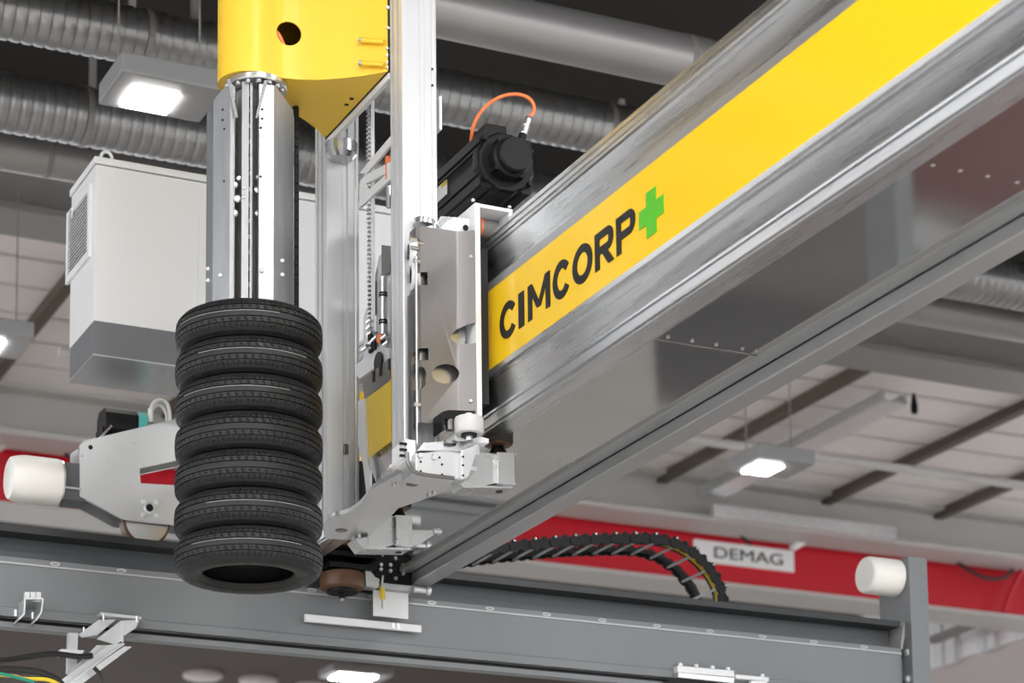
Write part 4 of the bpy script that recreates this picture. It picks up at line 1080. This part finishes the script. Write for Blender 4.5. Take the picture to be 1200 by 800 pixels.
MB().prism([at(x, y, X=.63) for x, y in ((420, 540), (445, 540), (445, 590), (420, 600))], (.004, 0, 0)).build('dark_back', 'steel_dark', t)
MB().box(XA, XB_, -.49, -.345, ZP+.02, ZP+.03).build('column_foot', 'black_metal', t)

# ================================================================== servo motor behind the wheel box
cap = at(605, 180, Y=-.60)
mx, mz = cap.x, cap.z
t = thing('servo_motor', (mx, -.3, mz-.13), 'black finned servo motor with an orange cable above the gantry beam', 'motor')
y_f, y_b = -.50, -.02
hw = .118
pts = []
def rib_profile(h):
    p = []
    side = [(-1, -.93), (-1, -.62), (-.93, -.58), (-.93, -.52), (-1, -.48), (-1, -.42), (-.93, -.38), (-.93, .38), (-1, .42), (-1, .48), (-.93, .52), (-.93, .58), (-1, .62), (-1, .93), (-.93, 1)]
    for k in range(4):
        c, s = (1, 0, -1, 0)[k], (0, 1, 0, -1)[k]
        # rotate clockwise so that the loop stays ordered
        for a, b in side: p.append(((a*c+b*s)*h, (-a*s+b*c)*h))
    return p
rp = rib_profile(hw)
MB().prism([(mx+a, y_f, mz+b) for a, b in rp], (0, y_b-y_f, 0)).build('motor_body', 'black_metal', t)
MB().prism([(mx+a*1.02*hw, y_b, mz+b*1.02*hw) for a, b in ((-1, -.85), (-.85, -1), (.85, -1), (1, -.85), (1, .85), (.85, 1), (-.85, 1), (-1, .85))], (0, .03, 0)).build('mount_flange', 'black_metal', t)
MB().lathe([(.128, .0), (.132, .006), (.132, .05), (.124, .062), (0, .062)], (mx, y_f+.05, mz), (0, -1, 0), 12).build('end_bell', 'black_metal', t, bevel=.004)
ec = MB().lathe([(.083, 0), (.083, .05), (.074, .058), (.074, .085), (.068, .092), (0, .092)], (mx, y_f-.012, mz), (0, -1, 0), 40, cap=False).build('encoder_cap', 'black_plastic', t, smooth=True, angle=.5)
for a in (.6, 2.2, 3.8, 5.3):
    MB().box(mx+.08*math.cos(a)-.012, mx+.08*math.cos(a)+.012, y_f-.06, y_f-.01, mz+.08*math.sin(a)-.012, mz+.08*math.sin(a)+.012).build('cap_lug', 'black_plastic', ec, bevel=.003)
bolts([(mx+.113*a, y_f-.01, mz+.113*b) for a, b in ((-.9, .75), (.95, .55), (.9, -.7), (-.85, -.75))], (0, -1, 0), .012, .016, t, 'black_plastic', 'bolt', 8)
bolts([(mx-.095, y_b-.02, mz-.085), (mx-.085, y_b-.02, mz+.10)], (0, -1, 0), .018, .014, t, 'connector', 'flange_screw', 10)
# terminal box on top
MB().prism([(mx-.085, y_f+.06, mz+.10), (mx-.06, y_f+.06, mz+.19), (mx+.035, y_f+.06, mz+.19), (mx+.045, y_f+.06, mz+.10)], (0, .12, 0)).build('terminal_box', 'black_plastic', t, bevel=.006)
MB().prism([(mx-.105, y_f+.09, mz+.10), (mx-.075, y_f+.09, mz+.155), (mx-.03, y_f+.09, mz+.155), (mx-.03, y_f+.09, mz+.10)], (0, .18, 0)).build('terminal_neck', 'black_plastic', t, bevel=.005)
# plug and orange cable
p0 = at(613, 158, Y=y_f); p1 = at(620, 137, Y=y_f)
MB().cyl(p0-(p1-p0)*.5, p0, .018, 14).build('plug_base', 'black_plastic', t)
pg = MB()
dv = (p1-p0)
pg.lathe([(.014, 0), (.017, .006), (.017, dv.length*.4), (.014, dv.length*.45), (.016, dv.length*.5), (.016, dv.length*.85), (.010, dv.length)], p0, dv, 16)
pg.build('plug', 'connector', t, smooth=True, angle=.4)
cp_ = [p1]+[at(x, y, Y=Y) for x, y, Y in ((625.5, 131, y_f), (625, 122, y_f), (618, 114, y_f), (605, 110.5, y_f+.02), (588, 113, y_f+.04), (570, 124, y_f+.07), (558, 140, y_f+.10), (553, 157, y_f+.13), (552.5, 175, y_f+.17), (556, 195, y_f+.2))]
MB().tube(spline(cp_, 10), .0075, 10).build('orange_cable', 'cable_orange', t, smooth=True)
MB().tube(spline([at(x, y, Y=y_f+.15) for x, y in ((556, 170), (562, 158), (572, 150))], 6), .016, 10).build('gland', 'connector', t, smooth=True)
# rating plate
a, b = mx-hw*.93-.002, y_f+.33
MB().box(a-.0015, a+.002, -.165, -.065, mz-.020, mz+.045).build('rating_plate', 'paper', t)
MB().box(a-.002, a, -.165, -.115, mz+.025, mz+.045).build('yellow_label', 'cable_yellow', t)
# mounting console that carries the motor
MB().box(mx-.10, mx+.10, -.02, .14, mz-.12, mz+.10).build('gearbox', 'black_metal', t, bevel=.01)
MB().box(mx-.14, mx+.12, .0, .13, 5.47, mz-.10).build('console', 'alu_machined', t)
